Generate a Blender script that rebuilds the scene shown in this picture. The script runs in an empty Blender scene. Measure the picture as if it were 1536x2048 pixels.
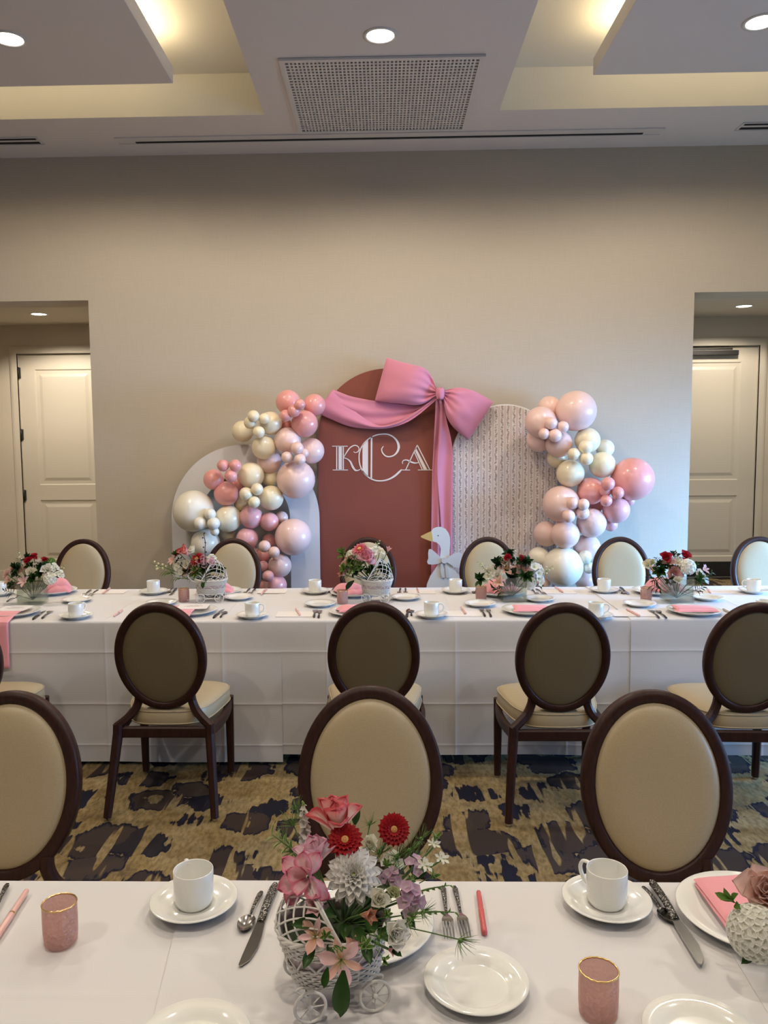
import bpy, bmesh, math, random
from mathutils import Vector, Matrix, Euler, Quaternion, noise
R_ = math.radians
PI = math.pi
random.seed(7)
scene = bpy.context.scene
COL = scene.collection

# ------------------------------------------------------------------ camera
CAM_H, FPX, CPX, CPY = 1.66, 1600.0, 727.0, 1024.0      # 1536 x 2048 frame
cam_data = bpy.data.cameras.new('camera')
cam = bpy.data.objects.new('camera', cam_data)
COL.objects.link(cam)
cam_data.sensor_fit = 'AUTO'
cam_data.sensor_width = 36.0
cam_data.lens = FPX / 2048.0 * 36.0
cam_data.shift_x = (768.0 - CPX) / 2048.0
cam_data.clip_start = 0.05
cam_rot = (Matrix.Rotation(R_(1.4), 3, 'Z') @ Matrix.Rotation(R_(90 - 5.14), 3, 'X') @ Matrix.Rotation(R_(-0.5), 3, 'Z'))
cam.matrix_world = Matrix.Translation((0, 0, CAM_H)) @ cam_rot.to_4x4()
scene.camera = cam

# ------------------------------------------------------------------ world, daylight, exposure
vs = scene.view_settings
vs.view_transform = 'Standard'
vs.look = 'None'
vs.gamma = 1.0
vs.use_curve_mapping = False
vs.exposure = 0.0
world = bpy.data.worlds.new('sky')
scene.world = world
world.use_nodes = True
_bg = world.node_tree.nodes['Background']
_bg.inputs['Color'].default_value = (0.50, 0.68, 1.0, 1)
_bg.inputs['Strength'].default_value = 0.9
try:
    scene.cycles.max_bounces = 6
    scene.cycles.diffuse_bounces = 3
    scene.cycles.glossy_bounces = 3
    scene.cycles.transmission_bounces = 4
    scene.cycles.transparent_max_bounces = 8
    scene.cycles.sample_clamp_indirect = 6.0
    scene.cycles.adaptive_threshold = 0.07
    scene.cycles.caustics_reflective = False
    scene.cycles.caustics_refractive = False
except Exception:
    pass

DAY = (0.24, 0.52, 1.0)
def area_light(name, loc, direction, sx, sy, power, color, spread=180):
    d = bpy.data.lights.new(name, 'AREA')
    d.shape = 'RECTANGLE'
    d.size, d.size_y, d.energy, d.color = sx, sy, power, color
    d.spread = R_(spread)
    o = bpy.data.objects.new(name, d)
    COL.objects.link(o)
    o.location = loc
    o.rotation_euler = Vector(direction).to_track_quat('-Z', 'Y').to_euler()
    return o
# daylight entering through the two tall windows of the side wall
area_light('daylight_near_backdrop', (5.66, 4.5, 1.30), (-1, 0.45, -0.62), 2.0, 1.5, 340, DAY, 92)
area_light('daylight_beside_tables', (5.66, 1.6, 1.30), (-1, 0.05, -0.3), 2.0, 1.5, 70, DAY, 140)
LAMP = (1.0, 0.875, 0.715)
LAMP_W = 118.0

# ------------------------------------------------------------------ pixel helper: a ray through a pixel meets a plane of the room
def ray(px, py):
    return cam_rot @ Vector(((px - CPX) / FPX, (CPY - py) / FPX, -1.0))
def onz(px, py, z):
    d = ray(px, py)
    return Vector((0, 0, CAM_H)) + d * ((z - CAM_H) / d.z)
def ony(px, py, y):
    d = ray(px, py)
    return Vector((0, 0, CAM_H)) + d * (y / d.y)
def px_scale(p):                       # metres per pixel at a point
    q = cam_rot.transposed() @ (Vector(p) - Vector((0, 0, CAM_H)))
    return -q.z / FPX

# ------------------------------------------------------------------ materials
MATS = {}
def nodes_of(name):
    m = bpy.data.materials.new(name)
    m.use_nodes = True
    nt = m.node_tree
    b = nt.nodes['Principled BSDF']
    MATS[name] = m
    return m, nt, b
def mat(name, color, rough=0.5, metal=0.0, **kw):
    if name in MATS:
        return MATS[name]
    m, nt, b = nodes_of(name)
    b.inputs['Base Color'].default_value = (*color, 1)
    b.inputs['Roughness'].default_value = rough
    b.inputs['Metallic'].default_value = metal
    for k, v in kw.items():
        key = k.replace('_', ' ')
        if key in b.inputs:
            b.inputs[key].default_value = v
    return m
def N(nt, kind, **kw):
    n = nt.nodes.new(kind)
    for k, v in kw.items():
        if k in n.inputs:
            n.inputs[k].default_value = v
        else:
            setattr(n, k, v)
    return n
def ramp(nt, stops, interp='LINEAR'):
    n = nt.nodes.new('ShaderNodeValToRGB')
    n.color_ramp.interpolation = interp
    el = n.color_ramp.elements
    while len(el) < len(stops):
        el.new(0.5)
    for e, (p, c) in zip(el, stops):
        e.position = p
        e.color = (*c, 1) if len(c) == 3 else c
    return n
def bump_noise(name, color, rough, scale, strength, dist=0.002, detail=3, color2=None, metal=0.0, stretch=None, **kw):
    """principled with noise bump and a slight colour mottling"""
    m = mat(name, color, rough, metal, **kw)
    nt = m.node_tree
    b = nt.nodes['Principled BSDF']
    tc = N(nt, 'ShaderNodeTexCoord')
    mp = N(nt, 'ShaderNodeMapping')
    if stretch:
        mp.inputs['Scale'].default_value = stretch
    nt.links.new(tc.outputs['Object'], mp.inputs['Vector'])
    no = N(nt, 'ShaderNodeTexNoise', Scale=scale, Detail=detail)
    nt.links.new(mp.outputs['Vector'], no.inputs['Vector'])
    bu = N(nt, 'ShaderNodeBump', Strength=strength, Distance=dist)
    nt.links.new(no.outputs['Fac'], bu.inputs['Height'])
    nt.links.new(bu.outputs['Normal'], b.inputs['Normal'])
    if color2:
        r = ramp(nt, [(0.35, color), (0.65, color2)])
        nt.links.new(no.outputs['Fac'], r.inputs['Fac'])
        nt.links.new(r.outputs['Color'], b.inputs['Base Color'])
    return m
def emit(name, color, strength):
    m, nt, b = nodes_of(name)
    b.inputs['Base Color'].default_value = (*color, 1)
    b.inputs['Emission Color'].default_value = (*color, 1)
    b.inputs['Emission Strength'].default_value = strength
    return m

# wallpaper: fine woven beige vinyl
def wall_material():
    m, nt, b = nodes_of('woven_wallpaper')
    tc = N(nt, 'ShaderNodeTexCoord')
    m1 = N(nt, 'ShaderNodeMapping'); m1.inputs['Scale'].default_value = (160, 160, 6)
    m2 = N(nt, 'ShaderNodeMapping'); m2.inputs['Scale'].default_value = (8, 8, 220)
    n1 = N(nt, 'ShaderNodeTexNoise', Scale=1.0, Detail=2.0)
    n2 = N(nt, 'ShaderNodeTexNoise', Scale=1.0, Detail=2.0)
    for mp, n in ((m1, n1), (m2, n2)):
        nt.links.new(tc.outputs['Object'], mp.inputs['Vector'])
        nt.links.new(mp.outputs['Vector'], n.inputs['Vector'])
    ad = N(nt, 'ShaderNodeMath', operation='ADD')
    nt.links.new(n1.outputs['Fac'], ad.inputs[0]); nt.links.new(n2.outputs['Fac'], ad.inputs[1])
    ml = N(nt, 'ShaderNodeMath', operation='MULTIPLY'); ml.inputs[1].default_value = 0.5
    nt.links.new(ad.outputs[0], ml.inputs[0])
    r = ramp(nt, [(0.35, (0.485, 0.418, 0.326)), (0.65, (0.520, 0.450, 0.354))])
    nt.links.new(ml.outputs[0], r.inputs['Fac'])
    nt.links.new(r.outputs['Color'], b.inputs['Base Color'])
    b.inputs['Roughness'].default_value = 0.62
    bu = N(nt, 'ShaderNodeBump', Strength=0.12, Distance=0.001)
    nt.links.new(ml.outputs[0], bu.inputs['Height'])
    nt.links.new(bu.outputs['Normal'], b.inputs['Normal'])
    return m
wall_material()

# carpet: gold and taupe ground with torn dark brown and navy blots
def carpet_material():
    m, nt, b = nodes_of('patterned_carpet')
    L = nt.links.new
    tc = N(nt, 'ShaderNodeTexCoord')
    def mapped(rot, sc, loc=(0, 0, 0)):
        mp = N(nt, 'ShaderNodeMapping'); mp.inputs['Rotation'].default_value = (0, 0, R_(rot)); mp.inputs['Scale'].default_value = sc; mp.inputs['Location'].default_value = loc
        L(tc.outputs['Object'], mp.inputs['Vector']); return mp.outputs['Vector']
    def nz(vec, scale, detail=3.0, rough=.55):
        n = N(nt, 'ShaderNodeTexNoise', Scale=scale, Detail=detail, Roughness=rough); L(vec, n.inputs['Vector']); return n
    def mth(op, a, c, d=None):
        n = N(nt, 'ShaderNodeMath', operation=op)
        for k, x in enumerate((a, c, d)):
            if x is None: continue
            if isinstance(x, (int, float)): n.inputs[k].default_value = x
            else: L(x, n.inputs[k])
        return n.outputs[0]
    streak = nz(mapped(4, (34, 2.6, 1)), 1.0, 3.0, .55).outputs['Fac']        # fibres that tear the edges
    cut = nz(mapped(6, (15, 1.5, 1), (3, 1, 0)), 1.0, 2.0, .5).outputs['Fac']  # golden slivers across the blots
    warp = nz(mapped(10, (1, 1.2, 1)), 5.0, 3.0).outputs['Color']
    mixv = N(nt, 'ShaderNodeMix', data_type='VECTOR'); mixv.inputs['Factor'].default_value = 0.15
    L(mapped(24, (1.0, 1.15, 1)), mixv.inputs['A']); L(warp, mixv.inputs['B'])
    vo = N(nt, 'ShaderNodeTexVoronoi', Scale=4.4, Randomness=0.85); L(mixv.outputs['Result'], vo.inputs['Vector'])
    sep = N(nt, 'ShaderNodeSeparateColor'); L(vo.outputs['Color'], sep.inputs['Color'])
    dist = mth('MULTIPLY_ADD', streak, .42, vo.outputs['Distance'])           # ~ .21 + distance
    body = mth('MULTIPLY_ADD', sep.outputs['Red'], .18, dist)
    def step(v, at, w=.012, up=False):
        r = ramp(nt, [(at - w, (0, 0, 0) if up else (1, 1, 1)), (at + w, (1, 1, 1) if up else (0, 0, 0))]); L(v, r.inputs['Fac']); return r.outputs['Color']
    def times(a, c):
        n = N(nt, 'ShaderNodeMix', data_type='RGBA', blend_type='MULTIPLY'); n.inputs['Factor'].default_value = 1.0; L(a, n.inputs['A']); L(c, n.inputs['B']); return n.outputs['Result']
    full = step(body, .84)
    hole = step(dist, .41, .012, True)                                        # open rings
    gt = mth('GREATER_THAN', sep.outputs['Green'], .62)
    rm = N(nt, 'ShaderNodeMix', data_type='RGBA'); L(gt, rm.inputs['Factor']); rm.inputs['A'].default_value = (1, 1, 1, 1); L(hole, rm.inputs['B'])
    mask = times(times(full, rm.outputs['Result']), step(cut, .575, .01))
    ng = nz(tc.outputs['Object'], 3.2, 6.0, .7).outputs['Fac']
    rg = ramp(nt, [(0.28, (0.115, 0.085, 0.055)), (0.44, (0.25, 0.175, 0.075)), (0.56, (0.31, 0.235, 0.12)), (0.72, (0.20, 0.155, 0.10))]); L(ng, rg.inputs['Fac'])
    fine = nz(mapped(0, (60, 22, 1)), 1.0, 3.0, .6).outputs['Fac']
    rs = ramp(nt, [(0.40, (1.1, 1.1, 1.1)), (0.62, (0.72, 0.70, 0.68))]); L(fine, rs.inputs['Fac'])
    gcol = times(rg.outputs['Color'], rs.outputs['Color'])
    rc = ramp(nt, [(0.0, (0.046, 0.032, 0.027)), (0.70, (0.060, 0.045, 0.038)), (0.78, (0.016, 0.015, 0.024)), (1, (0.018, 0.021, 0.040))]); L(sep.outputs['Blue'], rc.inputs['Fac'])
    em = N(nt, 'ShaderNodeMix', data_type='RGBA'); L(step(body, .765, .02, True), em.inputs['Factor']); L(rc.outputs['Color'], em.inputs['A']); em.inputs['B'].default_value = (0.018, 0.016, 0.026, 1)
    fm = N(nt, 'ShaderNodeMix', data_type='RGBA'); L(mask, fm.inputs['Factor']); L(gcol, fm.inputs['A']); L(em.outputs['Result'], fm.inputs['B'])
    L(fm.outputs['Result'], b.inputs['Base Color'])
    b.inputs['Roughness'].default_value = 0.95
    b.inputs['Specular IOR Level'].default_value = 0.1
    nf_ = nz(tc.outputs['Object'], 420.0, 2.0).outputs['Fac']
    bu = N(nt, 'ShaderNodeBump', Strength=0.5, Distance=0.003); L(nf_, bu.inputs['Height']); L(bu.outputs['Normal'], b.inputs['Normal'])
carpet_material()

bump_noise('ceiling_paint', (0.70, 0.665, 0.66), 0.85, 90, 0.08)
bump_noise('cove_paint', (0.80, 0.77, 0.69), 0.8, 90, 0.05)
mat('door_paint', (0.60, 0.55, 0.46), 0.42)
bump_noise('alcove_paint', (0.56, 0.50, 0.41), 0.7, 60, 0.06)
mat('black_metal', (0.012, 0.011, 0.011), 0.5, 0.0)
mat('white_metal', (0.66, 0.64, 0.63), 0.45)
mat('painted_duct_shade', (0.012, 0.012, 0.013), 0.9)
emit('lamp_lens', (1.0, 0.93, 0.80), 14.0)
emit('cove_strip_light', (1.0, 0.81, 0.50), 12.0)
bump_noise('table_linen', (0.66, 0.645, 0.652), 0.85, 700, 0.12, 0.0006, 2, Sheen_Weight=0.15)
bump_noise('dark_walnut_finish', (0.024, 0.0080, 0.0056), 0.42, 22, 0.05, 0.001, 4, color2=(0.040, 0.0135, 0.0095), stretch=(6, 6, 0.8), Specular_IOR_Level=0.28)
bump_noise('beige_vinyl', (0.42, 0.335, 0.205), 0.38, 260, 0.06, 0.0008, 3, color2=(0.45, 0.36, 0.225))
bump_noise('olive_rear_fabric', (0.165, 0.126, 0.066), 0.55, 420, 0.12, 0.0008, 3, color2=(0.185, 0.143, 0.076))
mat('chrome_glide', (0.6, 0.6, 0.6), 0.25, 1.0)
mat('porcelain', (0.80, 0.80, 0.765), 0.12, 0.0, Coat_Weight=0.3, Coat_Roughness=0.05)
bump_noise('pink_napkin_linen', (0.80, 0.33, 0.37), 0.85, 600, 0.12, 0.0006, 2, Sheen_Weight=0.2)
mat('card_paper', (0.78, 0.74, 0.735), 0.7)
mat('printed_ink', (0.35, 0.34, 0.32), 0.7)
mat('stainless_steel', (0.42, 0.405, 0.38), 0.16, 1.0)
mat('pen_coral', (0.80, 0.16, 0.17), 0.2, 0.0, Transmission_Weight=0.25)
mat('pen_blush', (0.78, 0.47, 0.43), 0.3)
mat('gold_rim', (0.80, 0.56, 0.24), 0.22, 1.0)
mat('votive_wax', (0.75, 0.66, 0.62), 0.6)
def hammered():
    m = mat('hammered_steel', (0.40, 0.39, 0.37), 0.24, 1.0)
    nt = m.node_tree; b = nt.nodes['Principled BSDF']
    tc = N(nt, 'ShaderNodeTexCoord')
    vo = N(nt, 'ShaderNodeTexVoronoi', Scale=300.0)
    nt.links.new(tc.outputs['Object'], vo.inputs['Vector'])
    r = ramp(nt, [(0.0, (0.55, 0.54, 0.52)), (0.38, (0.34, 0.33, 0.31)), (0.5, (0.06, 0.058, 0.055))])  # crevices between the hammer dents darkened: shade put into the colour
    nt.links.new(vo.outputs['Distance'], r.inputs['Fac']); nt.links.new(r.outputs['Color'], b.inputs['Base Color'])
    bu = N(nt, 'ShaderNodeBump', Strength=0.9, Distance=0.0015); bu.invert = True
    nt.links.new(vo.outputs['Distance'], bu.inputs['Height'])
    nt.links.new(bu.outputs['Normal'], b.inputs['Normal'])
hammered()
def layered(name, tint, body, k_body, rough=.05, trans=False, bump=None, gloss=.08):
    """thin clear or frosted glass: see-through tint, some body colour, a glossy skin"""
    m, nt, b = nodes_of(name)
    b.inputs['Base Color'].default_value = (*body, 1); b.inputs['Roughness'].default_value = .35
    L = nt.links.new
    t = N(nt, 'ShaderNodeBsdfTransparent'); t.inputs['Color'].default_value = (*tint, 1)
    bd = b.outputs[0]
    if trans:
        tl = N(nt, 'ShaderNodeBsdfTranslucent'); tl.inputs['Color'].default_value = (*body, 1)
        m0 = N(nt, 'ShaderNodeMixShader'); m0.inputs[0].default_value = .55; L(bd, m0.inputs[1]); L(tl.outputs[0], m0.inputs[2]); bd = m0.outputs[0]
    m1 = N(nt, 'ShaderNodeMixShader'); m1.inputs[0].default_value = k_body; L(t.outputs[0], m1.inputs[1]); L(bd, m1.inputs[2])
    gl = N(nt, 'ShaderNodeBsdfGlossy', Roughness=rough)
    m2 = N(nt, 'ShaderNodeMixShader'); m2.inputs[0].default_value = gloss; L(m1.outputs[0], m2.inputs[1]); L(gl.outputs[0], m2.inputs[2])
    if bump:
        tc = N(nt, 'ShaderNodeTexCoord'); vo = N(nt, 'ShaderNodeTexVoronoi', Scale=bump); L(tc.outputs['Object'], vo.inputs['Vector'])
        bu = N(nt, 'ShaderNodeBump', Strength=1.0, Distance=.004); L(vo.outputs['Distance'], bu.inputs['Height'])
        L(bu.outputs['Normal'], b.inputs['Normal']); L(bu.outputs['Normal'], gl.inputs['Normal'])
    L(m2.outputs[0], nt.nodes['Material Output'].inputs['Surface'])
layered('rose_pebbled_glass', (0.95, 0.80, 0.76), (0.80, 0.58, 0.54), .52, .18, True, 150.0)
layered('clear_glass', (0.93, 0.95, 0.93), (0.75, 0.76, 0.72), .05, .04, gloss=.09)
layered('vase_water', (0.90, 0.92, 0.84), (0.50, 0.52, 0.42), .03, .03, gloss=.05)
def window_glass():
    m, nt, b = nodes_of('window_glass')
    nt.nodes.remove(b)
    t = N(nt, 'ShaderNodeBsdfTransparent'); g = N(nt, 'ShaderNodeBsdfGlossy', Roughness=0.02)
    mx = N(nt, 'ShaderNodeMixShader'); mx.inputs[0].default_value = 0.06
    nt.links.new(t.outputs[0], mx.inputs[1]); nt.links.new(g.outputs[0], mx.inputs[2])
    nt.links.new(mx.outputs[0], nt.nodes['Material Output'].inputs['Surface'])
window_glass()

# ------------------------------------------------------------------ mesh builder
class G:
    def __init__(s):
        s.v = []; s.f = []; s.uv = []; s.sm = []; s.mi = []; s.cm = 0
    def add(s, verts, faces, smooth=False, uvs=None, M=None):
        o = len(s.v)
        if M is not None:
            verts = [M @ Vector(p) for p in verts]
        s.v += [tuple(p) for p in verts]
        s.uv += list(uvs) if uvs else [(0.0, 0.0)] * len(verts)
        for f in faces:
            s.f.append(tuple(i + o for i in f)); s.sm.append(smooth); s.mi.append(s.cm)
        return s
    def box(s, x0, x1, y0, y1, z0, z1, M=None):
        v = [(x, y, z) for z in (z0, z1) for y in (y0, y1) for x in (x0, x1)]
        f = [(0, 2, 3, 1), (4, 5, 7, 6), (0, 1, 5, 4), (2, 6, 7, 3), (0, 4, 6, 2), (1, 3, 7, 5)]
        return s.add(v, f, M=M)
    def rbox(s, x0, x1, y0, y1, z0, z1, r=0.004, M=None, seg=2):
        bm = bmesh.new()
        bmesh.ops.create_cube(bm, size=1.0)
        for p in bm.verts:
            p.co = Vector(((x0 + x1) / 2 + p.co.x * (x1 - x0), (y0 + y1) / 2 + p.co.y * (y1 - y0), (z0 + z1) / 2 + p.co.z * (z1 - z0)))
        bmesh.ops.bevel(bm, geom=bm.edges[:], offset=r, segments=seg, affect='EDGES', profile=0.5)
        bm.verts.index_update()
        vs_ = [p.co.copy() for p in bm.verts]; fs = [[p.index for p in f.verts] for f in bm.faces]
        bm.free()
        return s.add(vs_, fs, smooth=False, M=M)
    def lathe(s, prof, n=32, M=None, smooth=True, closed=False, cap0=False, cap1=False):
        v = []; f = []
        for (r, z) in prof:
            for k in range(n):
                a = 2 * PI * k / n
                v.append((r * math.cos(a), r * math.sin(a), z))
        m = len(prof)
        for i in range(m if closed else m - 1):
            j = (i + 1) % m
            for k in range(n):
                l = (k + 1) % n
                f.append((i * n + k, i * n + l, j * n + l, j * n + k))
        if cap0: f.append(tuple(reversed(range(n))))
        if cap1: f.append(tuple(range((m - 1) * n, m * n)))
        return s.add(v, f, smooth, M=M)
    def tube(s, pts, rad, n=8, M=None, closed=False, caps=True, flat=1.0, up=None):
        pts = [Vector(p) for p in pts]; m = len(pts)
        rads = rad if isinstance(rad, (list, tuple)) else [rad] * m
        v = []; f = []
        prev = None
        for i, p in enumerate(pts):
            a = pts[(i - 1) % m] if (closed or i > 0) else p
            c = pts[(i + 1) % m] if (closed or i < m - 1) else p
            t = (c - a)
            t = t.normalized() if t.length > 1e-9 else Vector((0, 0, 1))
            if prev is None:
                u = Vector(up) if up else (Vector((0, 0, 1)) if abs(t.z) < 0.9 else Vector((1, 0, 0)))
            else:
                u = prev
            u = u - t * u.dot(t)
            if u.length < 1e-6:
                u = t.orthogonal()
            u.normalize(); prev = u
            w = t.cross(u)
            for k in range(n):
                q = 2 * PI * k / n
                v.append(p + u * (math.cos(q) * rads[i] * flat) + w * (math.sin(q) * rads[i]))
        for i in range(m if closed else m - 1):
            j = (i + 1) % m
            for k in range(n):
                l = (k + 1) % n
                f.append((i * n + k, i * n + l, j * n + l, j * n + k))
        if caps and not closed:
            f.append(tuple(reversed(range(n)))); f.append(tuple(range((m - 1) * n, m * n)))
        return s.add(v, f, True, M=M)
    def bar(s, pts, sizes, M=None, side=(1, 0, 0)):
        """square bar through points; sizes = (width along side, other) per point"""
        pts = [Vector(p) for p in pts]; m = len(pts); v = []; f = []
        for i, p in enumerate(pts):
            t = (pts[min(i + 1, m - 1)] - pts[max(i - 1, 0)]).normalized()
            sd = Vector(side); sd = (sd - t * sd.dot(t)).normalized()
            w = t.cross(sd)
            a, b = sizes[i] if isinstance(sizes[0], (tuple, list)) else sizes
            c = 0.28
            for (x, y) in ((1, c), (c, 1), (-c, 1), (-1, c), (-1, -c), (-c, -1), (c, -1), (1, -c)):
                x = math.copysign(min(1, abs(x)), x); 
                xx = x * a / 2 if abs(x) == 1 else math.copysign(a / 2 - 0.25 * min(a, b), x)
                yy = y * b / 2 if abs(y) == 1 else math.copysign(b / 2 - 0.25 * min(a, b), y)
                v.append(p + sd * xx + w * yy)
        n = 8
        for i in range(m - 1):
            for k in range(n):
                l = (k + 1) % n
                f.append((i * n + k, i * n + l, (i + 1) * n + l, (i + 1) * n + k))
        f.append(tuple(reversed(range(n)))); f.append(tuple(range((m - 1) * n, m * n)))
        return s.add(v, f, False, M=M)
    def prism(s, outline, t0, t1, M=None, axis='Y'):
        """flat outline (x, z) given thickness along y from t0 to t1"""
        n = len(outline)
        if axis == 'Y':
            v = [(x, t0, z) for x, z in outline] + [(x, t1, z) for x, z in outline]
        else:
            v = [(x, z, t0) for x, z in outline] + [(x, z, t1) for x, z in outline]
        f = [tuple(range(n)), tuple(reversed(range(n, 2 * n)))]
        for i in range(n):
            j = (i + 1) % n
            f.append((i, i + n, j + n, j))
        return s.add(v, f, M=M)
    def surf(s, fn, nu, nv, M=None, closed_v=False, smooth=True):
        v = []; uvs = []; f = []
        cv = nv if closed_v else nv + 1
        for i in range(nu + 1):
            for j in range(cv):
                u, w = i / nu, j / nv
                v.append(fn(u, w)); uvs.append((u, w))
        for i in range(nu):
            for j in range(nv):
                l = (j + 1) % cv
                f.append((i * cv + j, (i + 1) * cv + j, (i + 1) * cv + l, i * cv + l))
        return s.add(v, f, smooth, uvs, M=M)
    def ball(s, c, r, n=12, m=8, M=None, sc=(1, 1, 1)):
        c = Vector(c)
        def fn(u, w):
            a = PI * u; b = 2 * PI * w
            return c + Vector((r * sc[0] * math.sin(a) * math.cos(b), r * sc[1] * math.sin(a) * math.sin(b), -r * sc[2] * math.cos(a)))
        return s.surf(fn, m, n, M, closed_v=True)
    def mesh(s, name, mats):
        me = bpy.data.meshes.new(name)
        me.from_pydata(s.v, [], s.f)
        me.polygons.foreach_set('use_smooth', s.sm)
        if any(s.mi):
            me.polygons.foreach_set('material_index', s.mi)
        if any(u != (0.0, 0.0) for u in s.uv[:200]):
            ul = me.uv_layers.new(name='UVMap')
            li = [0] * len(me.loops); me.loops.foreach_get('vertex_index', li)
            flat = [c for i in li for c in s.uv[i]]
            ul.data.foreach_set('uv', flat)
        for mm in (mats if isinstance(mats, (list, tuple)) else [mats]):
            me.materials.append(MATS[mm] if isinstance(mm, str) else mm)
        me.update()
        return me

def link(o, parent=None):
    COL.objects.link(o)
    if parent is not None:
        o.parent = parent
    return o
def obj(name, g, mats, parent=None, M=None):
    me = g if isinstance(g, bpy.types.Mesh) else g.mesh(name, mats)
    o = bpy.data.objects.new(name, me)
    link(o, parent)
    if M is not None:
        o.matrix_local = M
    return o
def tag(o, label, cat=None, group=None, kind=None):
    if label: o['label'] = label
    if cat: o['category'] = cat
    if group: o['group'] = group
    if kind: o['kind'] = kind
    return o
def thing(name, label, cat, loc=(0, 0, 0), rotz=0.0, group=None):
    o = bpy.data.objects.new(name, None)
    o.empty_display_size = 0.05
    COL.objects.link(o)
    o.location = loc
    o.rotation_euler = (0, 0, rotz)
    return tag(o, label, cat, group)
def struct(name, g, mats, parent=None, label=None):
    o = obj(name, g, mats, parent)
    if parent is None:
        o['kind'] = 'structure'
        tag(o, label)
    return o
def copy_tree(root, loc, rotz, label, group=None):
    r = root.copy(); COL.objects.link(r)
    r.location = loc; r.rotation_euler = (0, 0, rotz)
    r['label'] = label
    if group: r['group'] = group
    for ch in root.children:
        c = ch.copy(); COL.objects.link(c); c.parent = r
        for g2 in ch.children:
            d = g2.copy(); COL.objects.link(d); d.parent = c
    return r
def lerp(a, b, t): return a + (b - a) * t
def poly(pts, t):
    """point at t (0..1) on a smooth (Catmull-Rom) path"""
    n = len(pts) - 1
    x = min(max(t, 0.0), 1.0) * n
    i = min(int(x), n - 1); u = x - i
    P = [Vector(pts[max(0, min(n, k))]) for k in (i - 1, i, i + 1, i + 2)]
    return 0.5 * ((2 * P[1]) + (P[2] - P[0]) * u + (2 * P[0] - 5 * P[1] + 4 * P[2] - P[3]) * u * u + (3 * P[1] - P[0] - 3 * P[2] + P[3]) * u ** 3)
def smooth_path(pts, n): return [poly(pts, i / n) for i in range(n + 1)]

# ================================================================== THE ROOM
ZC, YW = 3.876, 6.40                  # ceiling height, face of the back wall
XL, XR, YR = -5.7, 5.7, -7.0          # side walls and the wall behind the camera
JL, JR = -2.32, 2.43                  # inner jambs of the two openings
OL, OR = -4.75, 4.80                  # outer jambs
ZH = 2.78                             # head of the openings
YA, ZA = 9.40, 3.03                   # back and ceiling of the door alcoves

g = G(); g.box(XL - .2, XR + .2, YR - .2, YA + .3, -0.06, 0.0)
struct('floor', g, 'patterned_carpet', label='carpet of torn gold, brown and navy blots')

# ceiling with two coffers
def ceiling():
    g = G()
    xs = [XL, -4.7, -0.79, 0.805, 4.7, XR]; ys = [YR, 0.6, 5.66, YW + 0.1]
    for i in range(5):
        for j in range(3):
            if j == 1 and i in (1, 3):
                continue
            g.add([(xs[i], ys[j], ZC), (xs[i + 1], ys[j], ZC), (xs[i + 1], ys[j + 1], ZC), (xs[i], ys[j + 1], ZC)], [(0, 3, 2, 1)])
    o = struct('ceiling', g, 'ceiling_paint', label='pale grey painted ceiling with two deep coffers')
    for (a, b) in ((-4.7, -0.79), (0.805, 4.7)):
        g = G(); zt = 4.15; y0, y1 = 0.6, 5.66
        g.add([(a, y0, ZC), (b, y0, ZC), (b, y1, ZC), (a, y1, ZC), (a, y0, zt), (b, y0, zt), (b, y1, zt), (a, y1, zt)],
              [(4, 7, 6, 5), (0, 1, 5, 4), (1, 2, 6, 5), (2, 3, 7, 6), (3, 0, 4, 7)])
        obj('coffer', g, 'cove_paint', o)
ceiling()

def walls():
    g = G(); t = 0.30
    g.box(JL, JR, YW, YW + t, 0, ZC)
    g.box(OL, JL, YW, YW + t, ZH, ZC)
    g.box(JR, OR, YW, YW + t, ZH, ZC)
    g.box(XL, OL, YW, YW + t, 0, ZC)
    g.box(OR, XR, YW, YW + t, 0, ZC)
    struct('wall_back', g, 'woven_wallpaper', label='beige woven wallpaper wall behind the backdrop boards')
    g = G(); g.box(XL - .12, XL, YR, YW + .3, 0, ZC + 0.3)
    struct('wall_left', g, 'woven_wallpaper')
    g = G(); g.box(XL, XR, YR - .12, YR, 0, ZC + 0.3)
    struct('wall_rear', g, 'woven_wallpaper')
    # wall with the two windows
    g = G(); x0, x1 = XR, XR + .12
    wins = [(0.5, 2.7), (3.4, 5.6)]; zs, zt = 0.35, 2.9
    g.box(x0, x1, YR, YW + .3, 0, zs); g.box(x0, x1, YR, YW + .3, zt, ZC + .3)
    ys = [YR, wins[0][0], wins[0][1], wins[1][0], wins[1][1], YW + .3]
    for k in (0, 2, 4):
        g.box(x0, x1, ys[k], ys[k + 1], zs, zt)
    struct('wall_right', g, 'woven_wallpaper')
    for n, (a, b) in enumerate(wins):
        g = G(); w = 0.05
        g.box(x0 - .01, x1, a, a + w, zs, zt); g.box(x0 - .01, x1, b - w, b, zs, zt)
        g.box(x0 - .01, x1, a, b, zs, zs + w); g.box(x0 - .01, x1, a, b, zt - w, zt)
        o = struct('window_%d' % (n + 1), g, 'white_metal', label='tall window in the side wall')
        m = (a + b) / 2
        g = G(); g.box(x0 + .02, x1 - .04, m - .02, m + .02, zs + w, zt - w); obj('mullion', g, 'white_metal', o)
        for (p, q) in ((a + w, m - .02), (m + .02, b - w)):
            g = G(); g.box(x0 + .05, x0 + .056, p, q, zs + w, zt - w); obj('pane', g, 'window_glass', o)
    # baseboards along the back wall
    g = G(); g.rbox(JL, JR, YW - .015, YW, 0, .12, .004)
    struct('baseboard_back', g, 'door_paint', label='painted baseboard along the wallpapered wall')
walls()

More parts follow.
